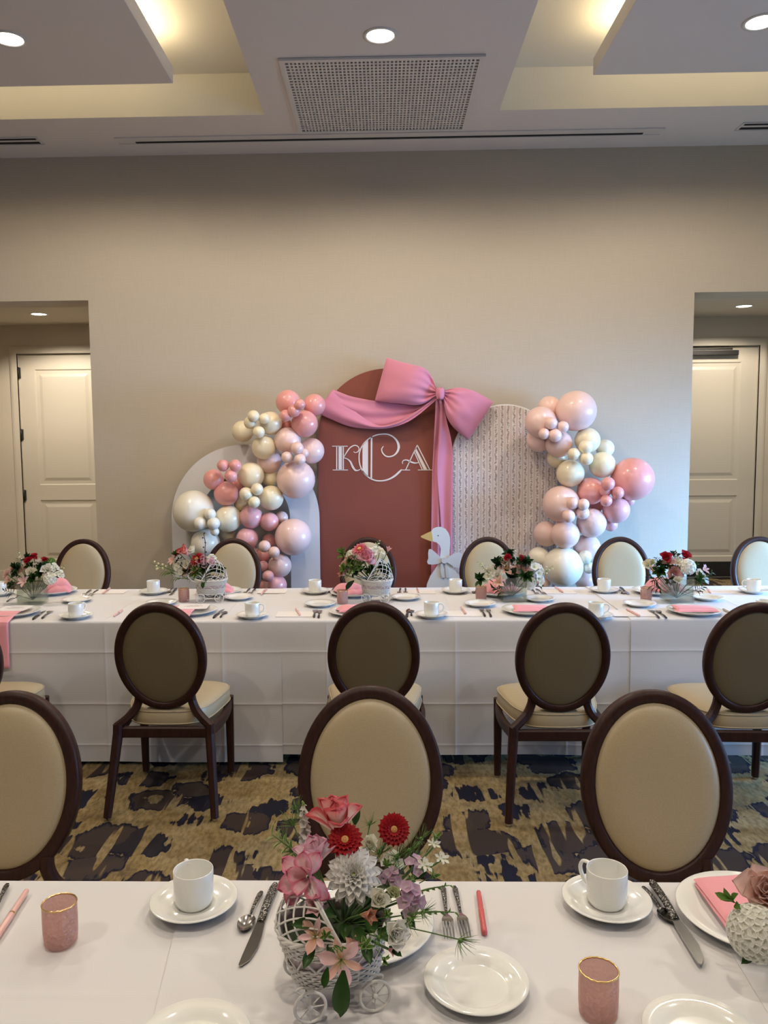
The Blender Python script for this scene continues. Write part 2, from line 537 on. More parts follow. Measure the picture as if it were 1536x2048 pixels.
def alcove(side, jamb, outer, xo, name, door_x0, door_x1, hinge_left, door_name, dlabel):
    a, b = min(jamb, outer), max(jamb, outer)
    y0 = YW + 0.30
    lo, hi = (xo, jamb + 0.35) if side < 0 else (jamb - 0.35, xo)
    g = G(); g.box(lo, hi, y0, YA + .12, ZA, ZA + .1)
    struct('ceiling_alcove_' + name, g, 'alcove_paint', label='painted ceiling of the door alcove')
    g = G()
    ztop = 2.70
    g.box(lo, door_x0, YA, YA + .12, 0, ZA); g.box(door_x1, hi, YA, YA + .12, 0, ZA); g.box(door_x0, door_x1, YA, YA + .12, ztop, ZA)
    struct('wall_alcove_' + name, g, 'alcove_paint', label='painted wall around the alcove door')
    g = G(); g.box(xo - .1 if side < 0 else xo, xo if side < 0 else xo + .1, y0, YA + .12, 0, ZA)
    struct('wall_alcove_outer_' + name, g, 'alcove_paint')
    g = G(); g.box(hi if side < 0 else lo - .1, hi + .1 if side < 0 else lo, y0, YA + .12, 0, ZA)
    struct('wall_alcove_inner_' + name, g, 'alcove_paint')
    # soffit that closes the gap between wall head and the alcove ceiling
    g = G(); g.box(lo, hi, y0, y0 + .02, ZH, ZA)
    struct('trim_%d' % (1 if side < 0 else 2), g, 'alcove_paint', label='soffit behind the opening head')
    # door
    w = door_x1 - door_x0
    root = bpy.data.objects.new(door_name, None); COL.objects.link(root); root.location = (door_x0, YA, 0)
    root['kind'] = 'structure'; tag(root, dlabel)
    st = 0.185; th = .045; zb = .012; zt = ztop - .012
    P = [(0.26, 0.98), (1.16, zt - .17)]
    g = G(); c = .004
    y1, y2 = .02, .02 + th
    g.box(c, st, y1, y2, zb, zt); g.box(w - st, w - c, y1, y2, zb, zt)
    g.box(st, w - st, y1, y2, zb, P[0][0]); g.box(st, w - st, y1, y2, P[0][1], P[1][0]); g.box(st, w - st, y1, y2, P[1][1], zt)
    obj('door_leaf', g, 'door_paint', root)
    for (z0, z1) in P:
        def ringpts(d, y): return [(st + d, y, z0 + d), (w - st - d, y, z0 + d), (w - st - d, y, z1 - d), (st + d, y, z1 - d)]
        v = ringpts(0, y1) + ringpts(.012, y1 + .014) + ringpts(.05, y1 + .014) + ringpts(.085, y1 + .004)
        f = []
        for k in range(3):
            for i in range(4):
                j = (i + 1) % 4
                f.append((k * 4 + i, k * 4 + j, k * 4 + 4 + j, k * 4 + 4 + i))
        f.append((12, 13, 14, 15))
        g = G().add(v, f); obj('door_panel', g, 'door_paint', root)
    # casing
    g = G(); cw = .085
    for (d, y) in ((0, -.018), (.02, -.028)):
        g.box(-cw + d, 0 - .004, y, 0.02, 0, ztop + cw - d)
        g.box(w + .004, w + cw - d, y, 0.02, 0, ztop + cw - d)
        g.box(-.004, w + .004, y, 0.02, ztop, ztop + cw - d)
    obj('door_casing', g, 'door_paint', root)
    g = G(); g.box(-.004, 0.004, .0, .07, 0, ztop); g.box(w - .004, w + .004, .0, .07, 0, ztop); g.box(0, w, 0, .07, ztop - .006, ztop)
    g.box(0, w, .07, .08, 0, ztop)
    obj('door_jamb', g, 'alcove_paint', root)
    hx = 0
    for z in (2.48, 1.76, 1.04, 0.24):
        g = G(); g.rbox(hx - .022, hx + .022, -.004, .024, z - .062, z + .062, .003)
        g.lathe([(.011, z - .068), (.011, z + .068)], 10, Matrix.Translation((hx, .0, 0)), cap0=True, cap1=True)
        g.lathe([(.006, z - .085), (.006, z - .068)], 8, Matrix.Translation((hx, .0, 0)), cap0=True)
        obj('hinge', g, 'black_metal', root)
    if not hinge_left:
        g = G(); g.rbox(0.05, w - .25, -.055, .02, ztop - .11, ztop - .055, .006)
        cl = obj('door_closer', g, 'black_metal', root)
        g = G(); g.box(0.1, w - .32, -.05, -.03, ztop - .05, ztop - .03); obj('closer_arm', g, 'black_metal', cl)
        g = G(); g.rbox(.05, w - .05, y1 - .004, y1, .02, .20, .001); obj('kick_plate', g, 'black_metal', root)
    # baseboards
    for (p, q) in ((lo, door_x0 - cw), (door_x1 + cw, hi)):
        if q - p > .05:
            g = G(); g.rbox(p, q, YA - .016, YA, 0, .14, .004)
            struct('baseboard_alcove_' + name, g, 'door_paint', label='painted baseboard beside the alcove door')
alcove(-1, JL, OL, -5.4, 'left', -4.27, -3.22, True, 'door_1', 'cream two-panel door with black hinges')
alcove(1, JR, OR, 5.45, 'right', 3.27, 4.32, False, 'door_2', 'cream two-panel door with a black closer bar')

# ------------------------------------------------------------------ ceiling clouds, lamps, grilles
def cloud(a, b, label):
    t = thing('floating_ceiling_panel', label, 'ceiling panel', ((a + b) / 2, 3.15, ZC))
    t['kind'] = 'thing'
    h = (b - a) / 2; d = 2.01
    g = G(); g.rbox(-h, h, -d, d, 0, .10, .003); obj('panel', g, 'ceiling_paint', t)
    g = G()
    e = .05; o = .12
    for (x0, x1, y0, y1) in ((-h + e, h - e, d - o, d - e), (-h + e, h - e, -d + e, -d + o), (-h + e, -h + o, -d + o, d - o), (h - o, h - e, -d + o, d - o)):
        g2 = G(); g2.box(x0, x1, y0, y1, .10, .112); obj('light_strip', g2, 'cove_strip_light', t)
    for (x, y) in ((-h * .6, 0), (h * .6, 0), (-h * .6, 1.4), (h * .6, 1.4), (-h * .6, -1.4), (h * .6, -1.4)):
        g3 = G(); g3.lathe([(.008, .10), (.008, .274)], 8, Matrix.Translation((x, y, 0))); obj('hanger_rod', g3, 'white_metal', t)
cloud(-4.2, -1.285, 'floating ceiling panel in the coffer above the hinged door')
cloud(1.305, 4.2, 'floating ceiling panel in the coffer above the door with the closer')

def downlight(x, y, z, label, power, size=168, rad=.075, group=None):
    t = thing('recessed_downlight', label, 'downlight', (x, y, z), group=group)
    g = G(); g.lathe([(rad + .022, 0.0), (rad + .022, -.004), (rad + .004, -.006), (rad, -.001)], 28); obj('trim_ring', g, 'white_metal', t)
    g = G(); g.lathe([(rad, -.002), (rad * .5, -.0035), (0.0005, -.004)], 28); obj('lens', g, 'lamp_lens', t)
    d = bpy.data.lights.new('downlight_beam', 'SPOT')
    d.energy = power; d.color = LAMP; d.spot_size = R_(size); d.spot_blend = 0.35; d.shadow_soft_size = rad
    o = bpy.data.objects.new('downlight_beam', d); link(o, t); o.location = (0, 0, -.02)
for (x, y, lab) in ((0.003, 4.62, 'round recessed ceiling lamp just before the big vent grille'),
                    (-2.04, 4.57, 'round recessed lamp in the floating panel above the hinged door'),
                    (2.045, 4.56, 'round recessed lamp in the floating panel above the door closer')):
    downlight(x, y, ZC, lab, LAMP_W)
for (x, y, w_) in ((0.0, 2.55, 'on the middle line of the room'), (-2.04, 2.4, 'in the floating panel before the hinged door'), (2.04, 2.4, 'in the floating panel before the windows')):
    downlight(x, y, ZC, 'round recessed ceiling lamp over the near table ' + w_, LAMP_W * .5, group='ceiling lamps over the near table')
for (x, y, w_) in ((0.0, 0.2, 'on the middle line'), (-2.04, 0.0, 'towards the hinged door side'), (2.04, 0.0, 'towards the window side')):
    downlight(x, y, ZC, 'added unseen ceiling lamp behind the near table ' + w_, LAMP_W * .95, group='added ceiling lamps behind the near table')  # unseen lamps added to brighten the bouquet and cups from the camera side
_a = onz(78, 628, ZA); _b = onz(1488, 612, ZA)
downlight(_a.x, _a.y, ZA, 'round recessed lamp in the alcove with the hinged door', 120, 150)
downlight(_b.x, _b.y, ZA, 'round recessed lamp in the alcove with the door closer', 90, 150)
downlight(-3.6, 7.5, ZA, 'added unseen lamp nearer the room in the hinged door alcove', 110, 150)  # unseen lamp added to even out the light on the door
downlight(3.7, 7.5, ZA, 'added unseen lamp nearer the room in the closer door alcove', 80, 150)  # likewise added out of view, evens out this alcove's light

def vent():
    x0, x1, y0, y1 = -.59, .612, 4.855, 5.97
    t = thing('return_air_grille', 'large square perforated white air grille in the ceiling', 'vent', ((x0 + x1) / 2, (y0 + y1) / 2, ZC))
    w, d = (x1 - x0) / 2, (y1 - y0) / 2; b = .032
    g = G(); g.box(-w, w, -d, d, -.002, -.001); obj('backing', g, 'painted_duct_shade', t)  # dark sheet painted as the shade behind the grille
    for (p, q, r, s_) in ((-w, w, -d, -d + b), (-w, w, d - b, d), (-w, -w + b, -d + b, d - b), (w - b, w, -d + b, d - b)):
        g = G(); g.box(p, q, r, s_, -.016, -.002); obj('frame_side', g, 'white_metal', t)
    g = G(); n = 48; m = 27; iw, idp = w - b, d - b
    for i in range(1, n):
        x = -iw + 2 * iw * i / n; g.box(x - .0052, x + .0052, -idp, idp, -.013, -.004)
    for i in range(1, m):
        y = -idp + 2 * idp * i / m; g.box(-iw, iw, y - .0085, y + .0085, -.012, -.003)
    o = obj('grille_mesh', g, 'white_metal', t); o['kind'] = 'stuff'
vent()
def slot(x0, x1, y0, y1, slots, label):
    t = thing('linear_slot_diffuser', label, 'air diffuser', ((x0 + x1) / 2, (y0 + y1) / 2, ZC))
    w, d = (x1 - x0) / 2, (y1 - y0) / 2
    g = G(); g.box(-w, w, -d, d, -.003, -.001); obj('trim_plate', g, 'white_metal', t)
    for (a, b, e) in slots:
        g = G(); g.box(-w + e, w - e, -d + a, -d + b, -.006, -.003); obj('slot_shade_strip', g, 'painted_duct_shade', t)  # solid dark strip painted as the shade inside the slot
    g = G(); g.box(-w, w, -d - .004, -d + .006, -.008, -.001); obj('trim_edge', g, 'white_metal', t)
    g = G(); g.box(-w, w, d - .006, d + .004, -.008, -.001); obj('trim_edge', g, 'white_metal', t)
slot(-1.945, 2.045, 6.02, 6.14, [(.082, .108, .13)], 'long single-slot air diffuser along the top of the wall')
slot(-4.6, -2.50, 5.98, 6.12, [(.02, .045, .02), (.085, .12, .02)], 'short twin-slot air diffuser above the hinged door alcove')
slot(2.57, 4.7, 5.95, 6.09, [(.02, .045, .02), (.085, .12, .02)], 'short twin-slot air diffuser above the closer door alcove')

# ================================================================== TABLES AND CLOTHS
TZ = 0.750
def folding_table(x0, x1, y0, y1, label):
    t = thing('banquet_table', label, 'table', ((x0 + x1) / 2, (y0 + y1) / 2, 0), group='tables under the white cloths')
    w, d = (x1 - x0) / 2 - .012, (y1 - y0) / 2 - .02
    g = G(); g.rbox(-w, w, -d, d, TZ - .035, TZ - .006, .006); obj('table_top', g, 'dark_walnut_finish', t)
    for sx in (-1, 1):
        for sy in (-1, 1):
            g = G(); g.lathe([(.016, 0), (.016, TZ - .035)], 10, Matrix.Translation((sx * (w - .15), sy * (d - .08), 0)), cap0=True)
            obj('leg', g, 'black_metal', t)
FY0, FY1 = 3.968, 4.868
NY0, NY1 = 0.70, 1.583

def cloth(name, x0, x1, y0, y1, label, zoff=0.0, xcre=(), zcre=(), hem=.018, group=None, ends=(False, False), skew=0.0, ycre=(), amp=.006, seed=0):
    """linen draped over a table: front and back drops joined by a rounded edge"""
    r = .012
    prof = []
    zs = []
    z = hem
    while z < TZ - r - .01:
        zs.append(z); z += .03
    extra = [zc + d for zc in zcre for d in (-.008, -.004, 0, .004, .008)]
    zs = sorted(set([round(q, 4) for q in zs + extra if hem <= q < TZ - r]))
    for z in zs: prof.append((y0, z, 0))
    for k in range(5):
        a = (PI / 2) * k / 4
        prof.append((y0 + r - r * math.cos(a), TZ - r + r * math.sin(a), 1))
    ny = 24
    ysn = [y0 + r + (y1 - y0 - 2 * r) * k / ny for k in range(1, ny)] + [c + d for c in ycre for d in (-.005, 0, .005)]
    for y in sorted(ysn): prof.append((y, TZ, 2))
    for k in range(5):
        a = (PI / 2) * k / 4
        prof.append((y1 - r + r * math.sin(a), TZ - r + r * math.cos(a), 1))
    for z in reversed([q for q in zs if True][::3] + [hem]): prof.append((y1, z, 3))
    n = int((x1 - x0) / .045)
    xs = [x0 + (x1 - x0) * i / n for i in range(n + 1)]
    for c in xcre: xs += [c + d for d in (-.009, -.004, 0, .004, .009)]
    xs = sorted(set(round(x, 4) for x in xs if x0 <= x <= x1))
    g = G(); v = []; f = []
    rnd = random.Random(seed); ph = [rnd.uniform(0, 6.28) for _ in range(6)]
    for x in xs:
        for (y, z, k) in prof:
            xx, yy, zz = x, y, z + zoff
            cr = sum(math.exp(-((x - c) / .005) ** 2) for c in xcre)
            if k in (0, 3):
                s_ = -1 if k == 0 else 1
                fall = (TZ - z) / TZ
                dd = amp * fall * (math.sin(x * 5.1 + ph[0]) + .6 * math.sin(x * 9.7 + ph[1] + z * 2) + .4 * math.sin(z * 9 + x * 3 + ph[2])) + amp * 1.2 * fall
                dd += .0035 * noise.noise(Vector((x * 3.1, z * 4.2, seed)))
                cz = sum(math.exp(-((z - c) / .004) ** 2) for c in zcre)
                dd += .0028 * cz + .0026 * cr
                yy += s_ * (dd + zoff)
            elif k == 2:
                cy = sum(math.exp(-((y - c) / .004) ** 2) for c in ycre)
                zz += .0012 * cr + .0012 * cy + .0006 * noise.noise(Vector((x * 5, y * 5, seed + 3.3)))
            xx += skew * (y - y1) if k == 2 else (skew * (y0 - y1) if y < (y0 + y1) / 2 else 0)
            v.append((xx, yy, zz))
    m = len(prof)
    for i in range(len(xs) - 1):
        for j in range(m - 1):
            f.append((i * m + j, (i + 1) * m + j, (i + 1) * m + j + 1, i * m + j + 1))
    g.add(v, f, True)
    o = obj(name, g, 'table_linen')
    tag(o, label, 'tablecloth', group)
    sm = o.modifiers.new('thickness', 'SOLIDIFY'); sm.thickness = .0012; sm.offset = 1
    es = o.modifiers.new('crisp_hem', 'EDGE_SPLIT'); es.split_angle = R_(50)
    return o
ZCR = [ony(768, y, FY0).z for y in (1304, 1408, 1490)]
folding_table(-4.25, -2.43, FY0, FY1, 'banquet table under the cloth before the hinged door alcove')
folding_table(-2.42, -.60, FY0, FY1, 'banquet table under the cloth before the white arch')
folding_table(-.59, 1.23, FY0, FY1, 'banquet table under the cloth before the red arched board')
folding_table(1.24, 3.06, FY0, FY1, 'banquet table under the cloth before the closer door alcove')
folding_table(-1.9, -.08, NY0, NY1, 'banquet table under the near cloth by the first rose votive')
folding_table(-.07, 1.75, NY0, NY1, 'banquet table under the near cloth by the bread plate')
cloth('tablecloth', -4.3, -2.22, FY0, FY1, 'white linen tablecloth by the vase at the hinged door', 0.0, [-3.6, -2.9], ZCR, seed=1)
cloth('tablecloth', -2.40, -.52, FY0, FY1, 'white creased linen tablecloth before the white arch and its carriage', .0020, [-2.05, -1.42, -.82], ZCR, seed=2)
cloth('tablecloth', -.62, 1.30, FY0, FY1, 'white creased linen tablecloth before the red arched board', .0040, [-.29, .36, .92], ZCR, seed=3, hem=.055)
cloth('tablecloth', 1.235, 3.1, FY0, FY1, 'white linen tablecloth whose loose edge shows beside a card', .0068, [1.9, 2.5], ZCR, seed=4, hem=.05)
cloth('tablecloth', -2.0, -.30, NY0, NY1, 'white linen tablecloth under the rose votive and pale pen', 0.0, [-.74], (), ycre=[1.232], seed=5)
cloth('tablecloth', -.412, .665, NY0, NY1, 'white linen tablecloth under the wicker carriage and bread plate', .0032, [-.02], (), ycre=[1.17], seed=6, skew=-.11)
cloth('tablecloth', .62, 1.8, NY0, NY1, 'white linen tablecloth under the flowers by the pink napkin', .0046, [1.1], (), ycre=[1.25], seed=7, skew=.05)

# ================================================================== CHAIRS
def chair_proto():
    t = thing('banquet_chair', 'x', 'chair')
    L = R_(12.0); u = Vector((0, -math.sin(L), math.cos(L))); nrm = Vector((0, math.cos(L), math.sin(L)))
    c = Vector((0, -.173, .7146)); ex = Vector((1, 0, 0))
    A, B = .2025, .257
    # oval back frame: rounded section swept round the ellipse
    sec = [(-.036, -.014), (-.030, -.021), (-.006, -.021), (0, -.014), (.0, .012), (-.005, .019), (-.028, .019), (-.036, .012)]
    g = G(); n = 72; v = []; f = []
    for i in range(n):
        a = 2 * PI * i / n
        for (dr, dn) in sec:
            p = c + ex * ((A + dr) * math.cos(a)) + u * ((B + dr) * math.sin(a)) + nrm * dn
            v.append(p)
    m = len(sec)
    for i in range(n):
        j = (i + 1) % n
        for k in range(m):
            l = (k + 1) % m
            f.append((i * m + k, i * m + l, j * m + l, j * m + k))
    g.add(v, f, True)
    obj('back_frame', g, 'dark_walnut_finish', t)
    def pad(depth, off, sgn, name, m_):
        g = G(); a0, b0 = A - .032, B - .032
        def fn(r_, w):
            a = 2 * PI * w
            rr = math.sin(r_ * PI / 2)
            h = depth * (1 - rr ** 6) ** .62 if rr < 1 else 0
            return c + ex * (a0 * rr * math.cos(a)) + u * (b0 * rr * math.sin(a)) + nrm * (sgn * (off + h))
        g.surf(fn, 14, 56, closed_v=True)
        return obj(name, g, m_, t)
    pad(.026, .006, 1, 'back_cushion', 'beige_vinyl')
    pad(.012, .008, -1, 'rear_upholstery', 'olive_rear_fabric')
    # curved supports and rear legs
    for s in (-1, 1):
        pts = smooth_path([(s * .118, -.128, .535), (s * .122, -.124, .495), (s * .142, -.130, .452), (s * .178, -.148, .418), (s * .214, -.163, .392)], 14)
        g = G(); g.bar(pts, [(.034, .036)] * 15, side=(0, 1, 0)); obj('back_support', g, 'dark_walnut_finish', t)
        g = G(); g.bar([(s * .206, -.160, .404), (s * .207, -.164, .36), (s * .222, -.205, .19), (s * .238, -.252, .012)], [(.040, .042), (.041, .042), (.037, .037), (.033, .031)], side=(1, 0, 0))
        lg = obj('leg', g, 'dark_walnut_finish', t)
        g = G(); g.lathe([(.010, 0), (.013, .003), (.013, .013)], 12, Matrix.Translation((s * .2385, -.2525, 0)), cap0=True); obj('glide', g, 'chrome_glide', lg)
        g = G(); g.bar([(s * .215, .245, .40), (s * .215, .248, .20), (s * .215, .252, .012)], [(.040, .040), (.036, .036), (.031, .031)], side=(1, 0, 0))
        lg = obj('leg', g, 'dark_walnut_finish', t)
        g = G(); g.lathe([(.010, 0), (.013, .003), (.013, .013)], 12, Matrix.Translation((s * .215, .252, 0)), cap0=True); obj('glide', g, 'chrome_glide', lg)
        g = G(); g.bar(smooth_path([(s * .203, -.155, .366), (s * .222, .0, .360), (s * .226, .12, .362), (s * .217, .235, .366)], 8), [(.026, .052)] * 9, side=(1, 0, 0)); obj('side_rail', g, 'dark_walnut_finish', t)
    g = G(); g.bar([(-.2, -.156, .366), (.2, -.156, .366)], [(.026, .050)] * 2, side=(0, 1, 0)); obj('rear_rail', g, 'dark_walnut_finish', t)
    g = G(); g.bar([(-.21, .245, .366), (.21, .245, .366)], [(.026, .050)] * 2, side=(0, 1, 0)); obj('front_rail', g, 'dark_walnut_finish', t)
    # seat cushion: rounded trapezoid
    def outline(a):
        ca, sa = math.cos(a), math.sin(a)
        e = .42
        x = math.copysign(abs(ca) ** e, ca); y = math.copysign(abs(sa) ** e, sa)
        hw = lerp(.176, .246, (y + 1) / 2)
        return Vector((x * hw * (1 - .03 * y * y), .080 + y * .208 + .016 * (1 - x * x) * (1 if y > 0 else -1), 0))
    cen = Vector((0, .088, 0))
    prof = [(.93, .388), (.985, .390), (1.0, .400), (1.003, .422), (.995, .446), (.972, .459), (.90, .467), (.6, .475), (.25, .478), (.0, .4785)]
    g = G()
    def fn(r_, w):
        x = r_ * (len(prof) - 1); i = min(int(x), len(prof) - 2); q = x - i
        k = lerp(prof[i][0], prof[i + 1][0], q); z = lerp(prof[i][1], prof[i + 1][1], q)
        p = cen + (outline(2 * PI * w) - cen) * k
        p.z = z
        return p
    g.surf(fn, 9, 64, closed_v=True)
    st = obj('seat', g, 'beige_vinyl', t)
    for (z, k) in ((.397, 1.006), (.453, .992)):
        g = G(); g.tube([(lambda p: (p.x, p.y, z))(cen + (outline(2 * PI * i / 64) - cen) * k) for i in range(64)], .0032, 6, closed=True); obj('piping', g, 'beige_vinyl', st)
    return t
proto = chair_proto()
CH = [
    (-1.90, 3.60, 2, 'beige banquet chair by the napkin hanging off the long table'),
    (-.985, 3.615, 0, 'beige oval-back chair seen from behind, before the white wicker carriage by the white arch'),
    (-.045, 3.615, 0, 'beige oval-back chair seen from behind, before the red arched board'),
    (.770, 3.575, 0, 'beige oval-back chair seen from behind, before the vase nearest the goose'),
    (1.580, 3.565, -2, 'beige oval-back chair seen from behind, beside the vase with two red roses'),
    (-1.045, 1.948, 180, 'beige oval-back chair facing the near table beyond the pale pen'),
    (-.040, 1.990, 180, 'beige oval-back chair facing the near table behind the gerbera bouquet'),
    (.740, 1.952, 180, 'beige oval-back chair facing the near table beyond the cup with crossed cutlery'),
    (-2.165, 5.47, 180, 'beige oval-back chair beyond the long table, by the hinged door'),
    (-1.073, 5.45, 180, 'beige oval-back chair beyond the long table, before the coral and cream balloons'),
    (-.110, 5.47, 180, 'beige oval-back chair beyond the long table, against the red board'),
    (.742, 5.45, 180, 'beige oval-back chair beyond the long table, beside the goose cutout'),
    (1.665, 5.41, 180, 'beige oval-back chair beyond the long table, beside the big ivory balloon'),
    (2.620, 5.39, 180, 'beige oval-back chair beyond the long table, before the door with the closer'),
]
for i, (x, y, a, lab) in enumerate(CH):
    if i == 0:
        proto.location = (x, y, 0); proto.rotation_euler = (0, 0, R_(a)); proto['label'] = lab; proto['group'] = 'oval-back banquet chairs'
    else:
        copy_tree(proto, (x, y, 0), R_(a), lab, 'oval-back banquet chairs')

# ================================================================== BACKDROP BOARDS
mat('brick_red_board', (0.245, 0.062, 0.040), 0.55)
mat('white_board', (0.70, 0.69, 0.70), 0.45)
mat('white_vinyl_letter', (0.80, 0.72, 0.68), 0.45)
def floral_stripe():
    m, nt, b = nodes_of('floral_stripe_print')
    L = nt.links.new
    tc = N(nt, 'ShaderNodeTexCoord'); sx = N(nt, 'ShaderNodeSeparateXYZ'); L(tc.outputs['Object'], sx.inputs[0])
    def math_(op, a, bval=None, c=None):
        n = N(nt, 'ShaderNodeMath', operation=op)
        if hasattr(a, 'links') or not isinstance(a, (int, float)): L(a, n.inputs[0])
        else: n.inputs[0].default_value = a
        if bval is not None:
            if isinstance(bval, (int, float)): n.inputs[1].default_value = bval
            else: L(bval, n.inputs[1])
        if c is not None: n.inputs[2].default_value = c
        return n.outputs[0]
    P = 0.0465
    xr = math_('DIVIDE', sx.outputs['X'], P)
    fr = math_('FRACT', math_('ADD', xr, 40.0))
    # vine column: centre 0.5, wiggling, made of dots
    wig = math_('MULTIPLY', math_('SINE', math_('MULTIPLY', sx.outputs['Z'], 95.0)), 0.06)
    d = math_('ABSOLUTE', math_('SUBTRACT', math_('ADD', fr, wig), 0.5))
    vo = N(nt, 'ShaderNodeTexVoronoi', Scale=115.0); L(tc.outputs['Object'], vo.inputs['Vector'])
    dot = math_('LESS_THAN', vo.outputs['Distance'], 0.60)
    band = math_('LESS_THAN', d, 0.18)
    vine = math_('MULTIPLY', dot, band)
    # broad pale pink band and thin dotted pinstripes between
    pink = math_('GREATER_THAN', math_('ABSOLUTE', math_('SUBTRACT', fr, 0.5)), 0.33)
    pin = math_('LESS_THAN', math_('ABSOLUTE', math_('SUBTRACT', math_('ABSOLUTE', math_('SUBTRACT', fr, 0.5)), 0.29)), 0.022)
    m1 = N(nt, 'ShaderNodeMix', data_type='RGBA'); L(pink, m1.inputs['Factor'])
    m1.inputs['A'].default_value = (0.70, 0.655, 0.64, 1); m1.inputs['B'].default_value = (0.62, 0.505, 0.485, 1)
    m2 = N(nt, 'ShaderNodeMix', data_type='RGBA'); L(pin, m2.inputs['Factor']); L(m1.outputs['Result'], m2.inputs['A']); m2.inputs['B'].default_value = (0.72, 0.68, 0.66, 1)
    m3 = N(nt, 'ShaderNodeMix', data_type='RGBA'); L(vine, m3.inputs['Factor']); L(m2.outputs['Result'], m3.inputs['A']); m3.inputs['B'].default_value = (0.36, 0.275, 0.265, 1)
    L(m3.outputs['Result'], b.inputs['Base Color'])
    b.inputs['Roughness'].default_value = 0.5
floral_stripe()

def arch_outline(w, h, n=40):
    """arched board, width w, height h, origin at its foot's centre"""
    r = w / 2
    pts = [(-r, 0), (r, 0)]
    for i in range(n + 1):
        a = PI * i / n
        pts.append((r * math.cos(a), h - r + r * math.sin(a)))
    return pts
YB = 6.355
def board_x(px, py): return ony(px, py, YB)
rb0, rb1, rbt = board_x(637, 1000).x, board_x(913, 1000).x, board_x(775, 737).z
RBX, RBW = (rb0 + rb1) / 2, rb1 - rb0
red = thing('arched_backdrop_board', 'tall brick red arched backdrop board bearing a white monogram', 'backdrop board', (RBX, YB, 0))
g = G(); g.prism(arch_outline(RBW, rbt), 0, .022); obj('board_panel', g, 'brick_red_board', red)
# monogram
def zoomk(zx, zy):                      # point of the lettering -> board-local (x, z)
    p = ony(650 + zx / 6.678, 840 + zy / 6.678, YB - .004)
    return (p.x - RBX, p.z)
def stroke(g, pts, w, n=None, closed=False):
    """flat lettering stroke with thickness; w in zoom pixels (number or list)"""
    K = 1 / 6.678 * px_scale((RBX, YB, 1.6))
    n = n or (len(pts) - 1 if len(pts) == 2 else 8 * (len(pts) - 1))
    P = []
    for i in range(n + 1):
        t = i / n
        q = poly([(a, 0, b) for a, b in [zoomk(*p) for p in pts]], t) if len(pts) > 2 else Vector((lerp(zoomk(*pts[0])[0], zoomk(*pts[1])[0], t), 0, lerp(zoomk(*pts[0])[1], zoomk(*pts[1])[1], t)))
        if isinstance(w, (list, tuple)):
            x = t * (len(w) - 1); k = min(int(x), len(w) - 2); ww = lerp(w[k], w[k + 1], x - k)
        else: ww = w
        P.append((q, ww * K / 2))
    v = []; f = []
    for i, (q, hw) in enumerate(P):
        t = (P[min(i + 1, n)][0] - P[max(i - 1, 0)][0]).normalized()
        nn = Vector((t.z, 0, -t.x))
        for s in (1, -1):
            for y in (-.004, -.0002):
                v.append((q.x + nn.x * hw * s, y, q.z + nn.z * hw * s))
    for i in range(n):
        a, b = i * 4, (i + 1) * 4
        f += [(a, b, b + 2, a + 2), (a, a + 1, b + 1, b), (a + 2, b + 2, b + 3, a + 3)]
    f += [(0, 2, 3, 1), (n * 4, n * 4 + 1, n * 4 + 3, n * 4 + 2)]
    g.add(v, f)
g = G()   # K
stroke(g, [(96, 350), (303, 350)], 11); stroke(g, [(103, 668), (307, 668)], 11)
stroke(g, [(156, 350), (156, 668)], 15); stroke(g, [(203, 350), (203, 668)], 46); stroke(g, [(244, 350), (244, 668)], 15)
stroke(g, [(250, 497), (290, 430), (335, 370), (390, 340), (435, 350), (455, 385), (440, 422), (405, 435), (380, 422)], [10, 14, 16, 14, 12, 12, 12, 10, 8])
stroke(g, [(252, 505), (300, 522), (340, 560), (370, 625), (405, 670), (445, 672), (470, 655)], [10, 12, 22, 28, 22, 12, 8])
obj('monogram_letter', g, 'white_vinyl_letter', red)
g = G()   # C
stroke(g, [(780, 350), (757, 390), (770, 440), (810, 480), (862, 490), (925, 468), (970, 415), (984, 350), (960, 280), (905, 222), (830, 190), (745, 190), (660, 210), (570, 262), (500, 340), (462, 430), (455, 520), (470, 610), (515, 700), (585, 768), (670, 806), (760, 812), (850, 792), (930, 748), (990, 695), (1025, 660)],
       [10, 14, 16, 16, 16, 18, 28, 34, 26, 18, 16, 15, 15, 15, 15, 15, 15, 15, 15, 16, 16, 17, 20, 26, 26, 12])
stroke(g, [(622, 222), (618, 785)], 22)
K_ = []
for (x, y) in ((500, 335), (575, 262), (575, 765), (500, 690)): K_.append(zoomk(x, y))
g.prism(K_, -.004, -.0002)
obj('monogram_letter', g, 'white_vinyl_letter', red)
g = G()   # A
stroke(g, [(1232, 335), (1078, 665)], 12); stroke(g, [(1232, 335), (1400, 665)], 14); stroke(g, [(1192, 425), (1300, 665)], 12)
g.prism([zoomk(*p) for p in ((1213, 368), (1365, 660), (1318, 660), (1198, 402))], -.004, -.0002)
stroke(g, [(1030, 668), (1136, 668)], 10); stroke(g, [(1240, 668), (1440, 668)], 10)
stroke(g, [(1038, 586), (1034, 560), (1055, 538), (1095, 535), (1150, 560), (1200, 575), (1250, 568)], [10, 12, 13, 16, 20, 18, 10])
obj('monogram_letter', g, 'white_vinyl_letter', red)

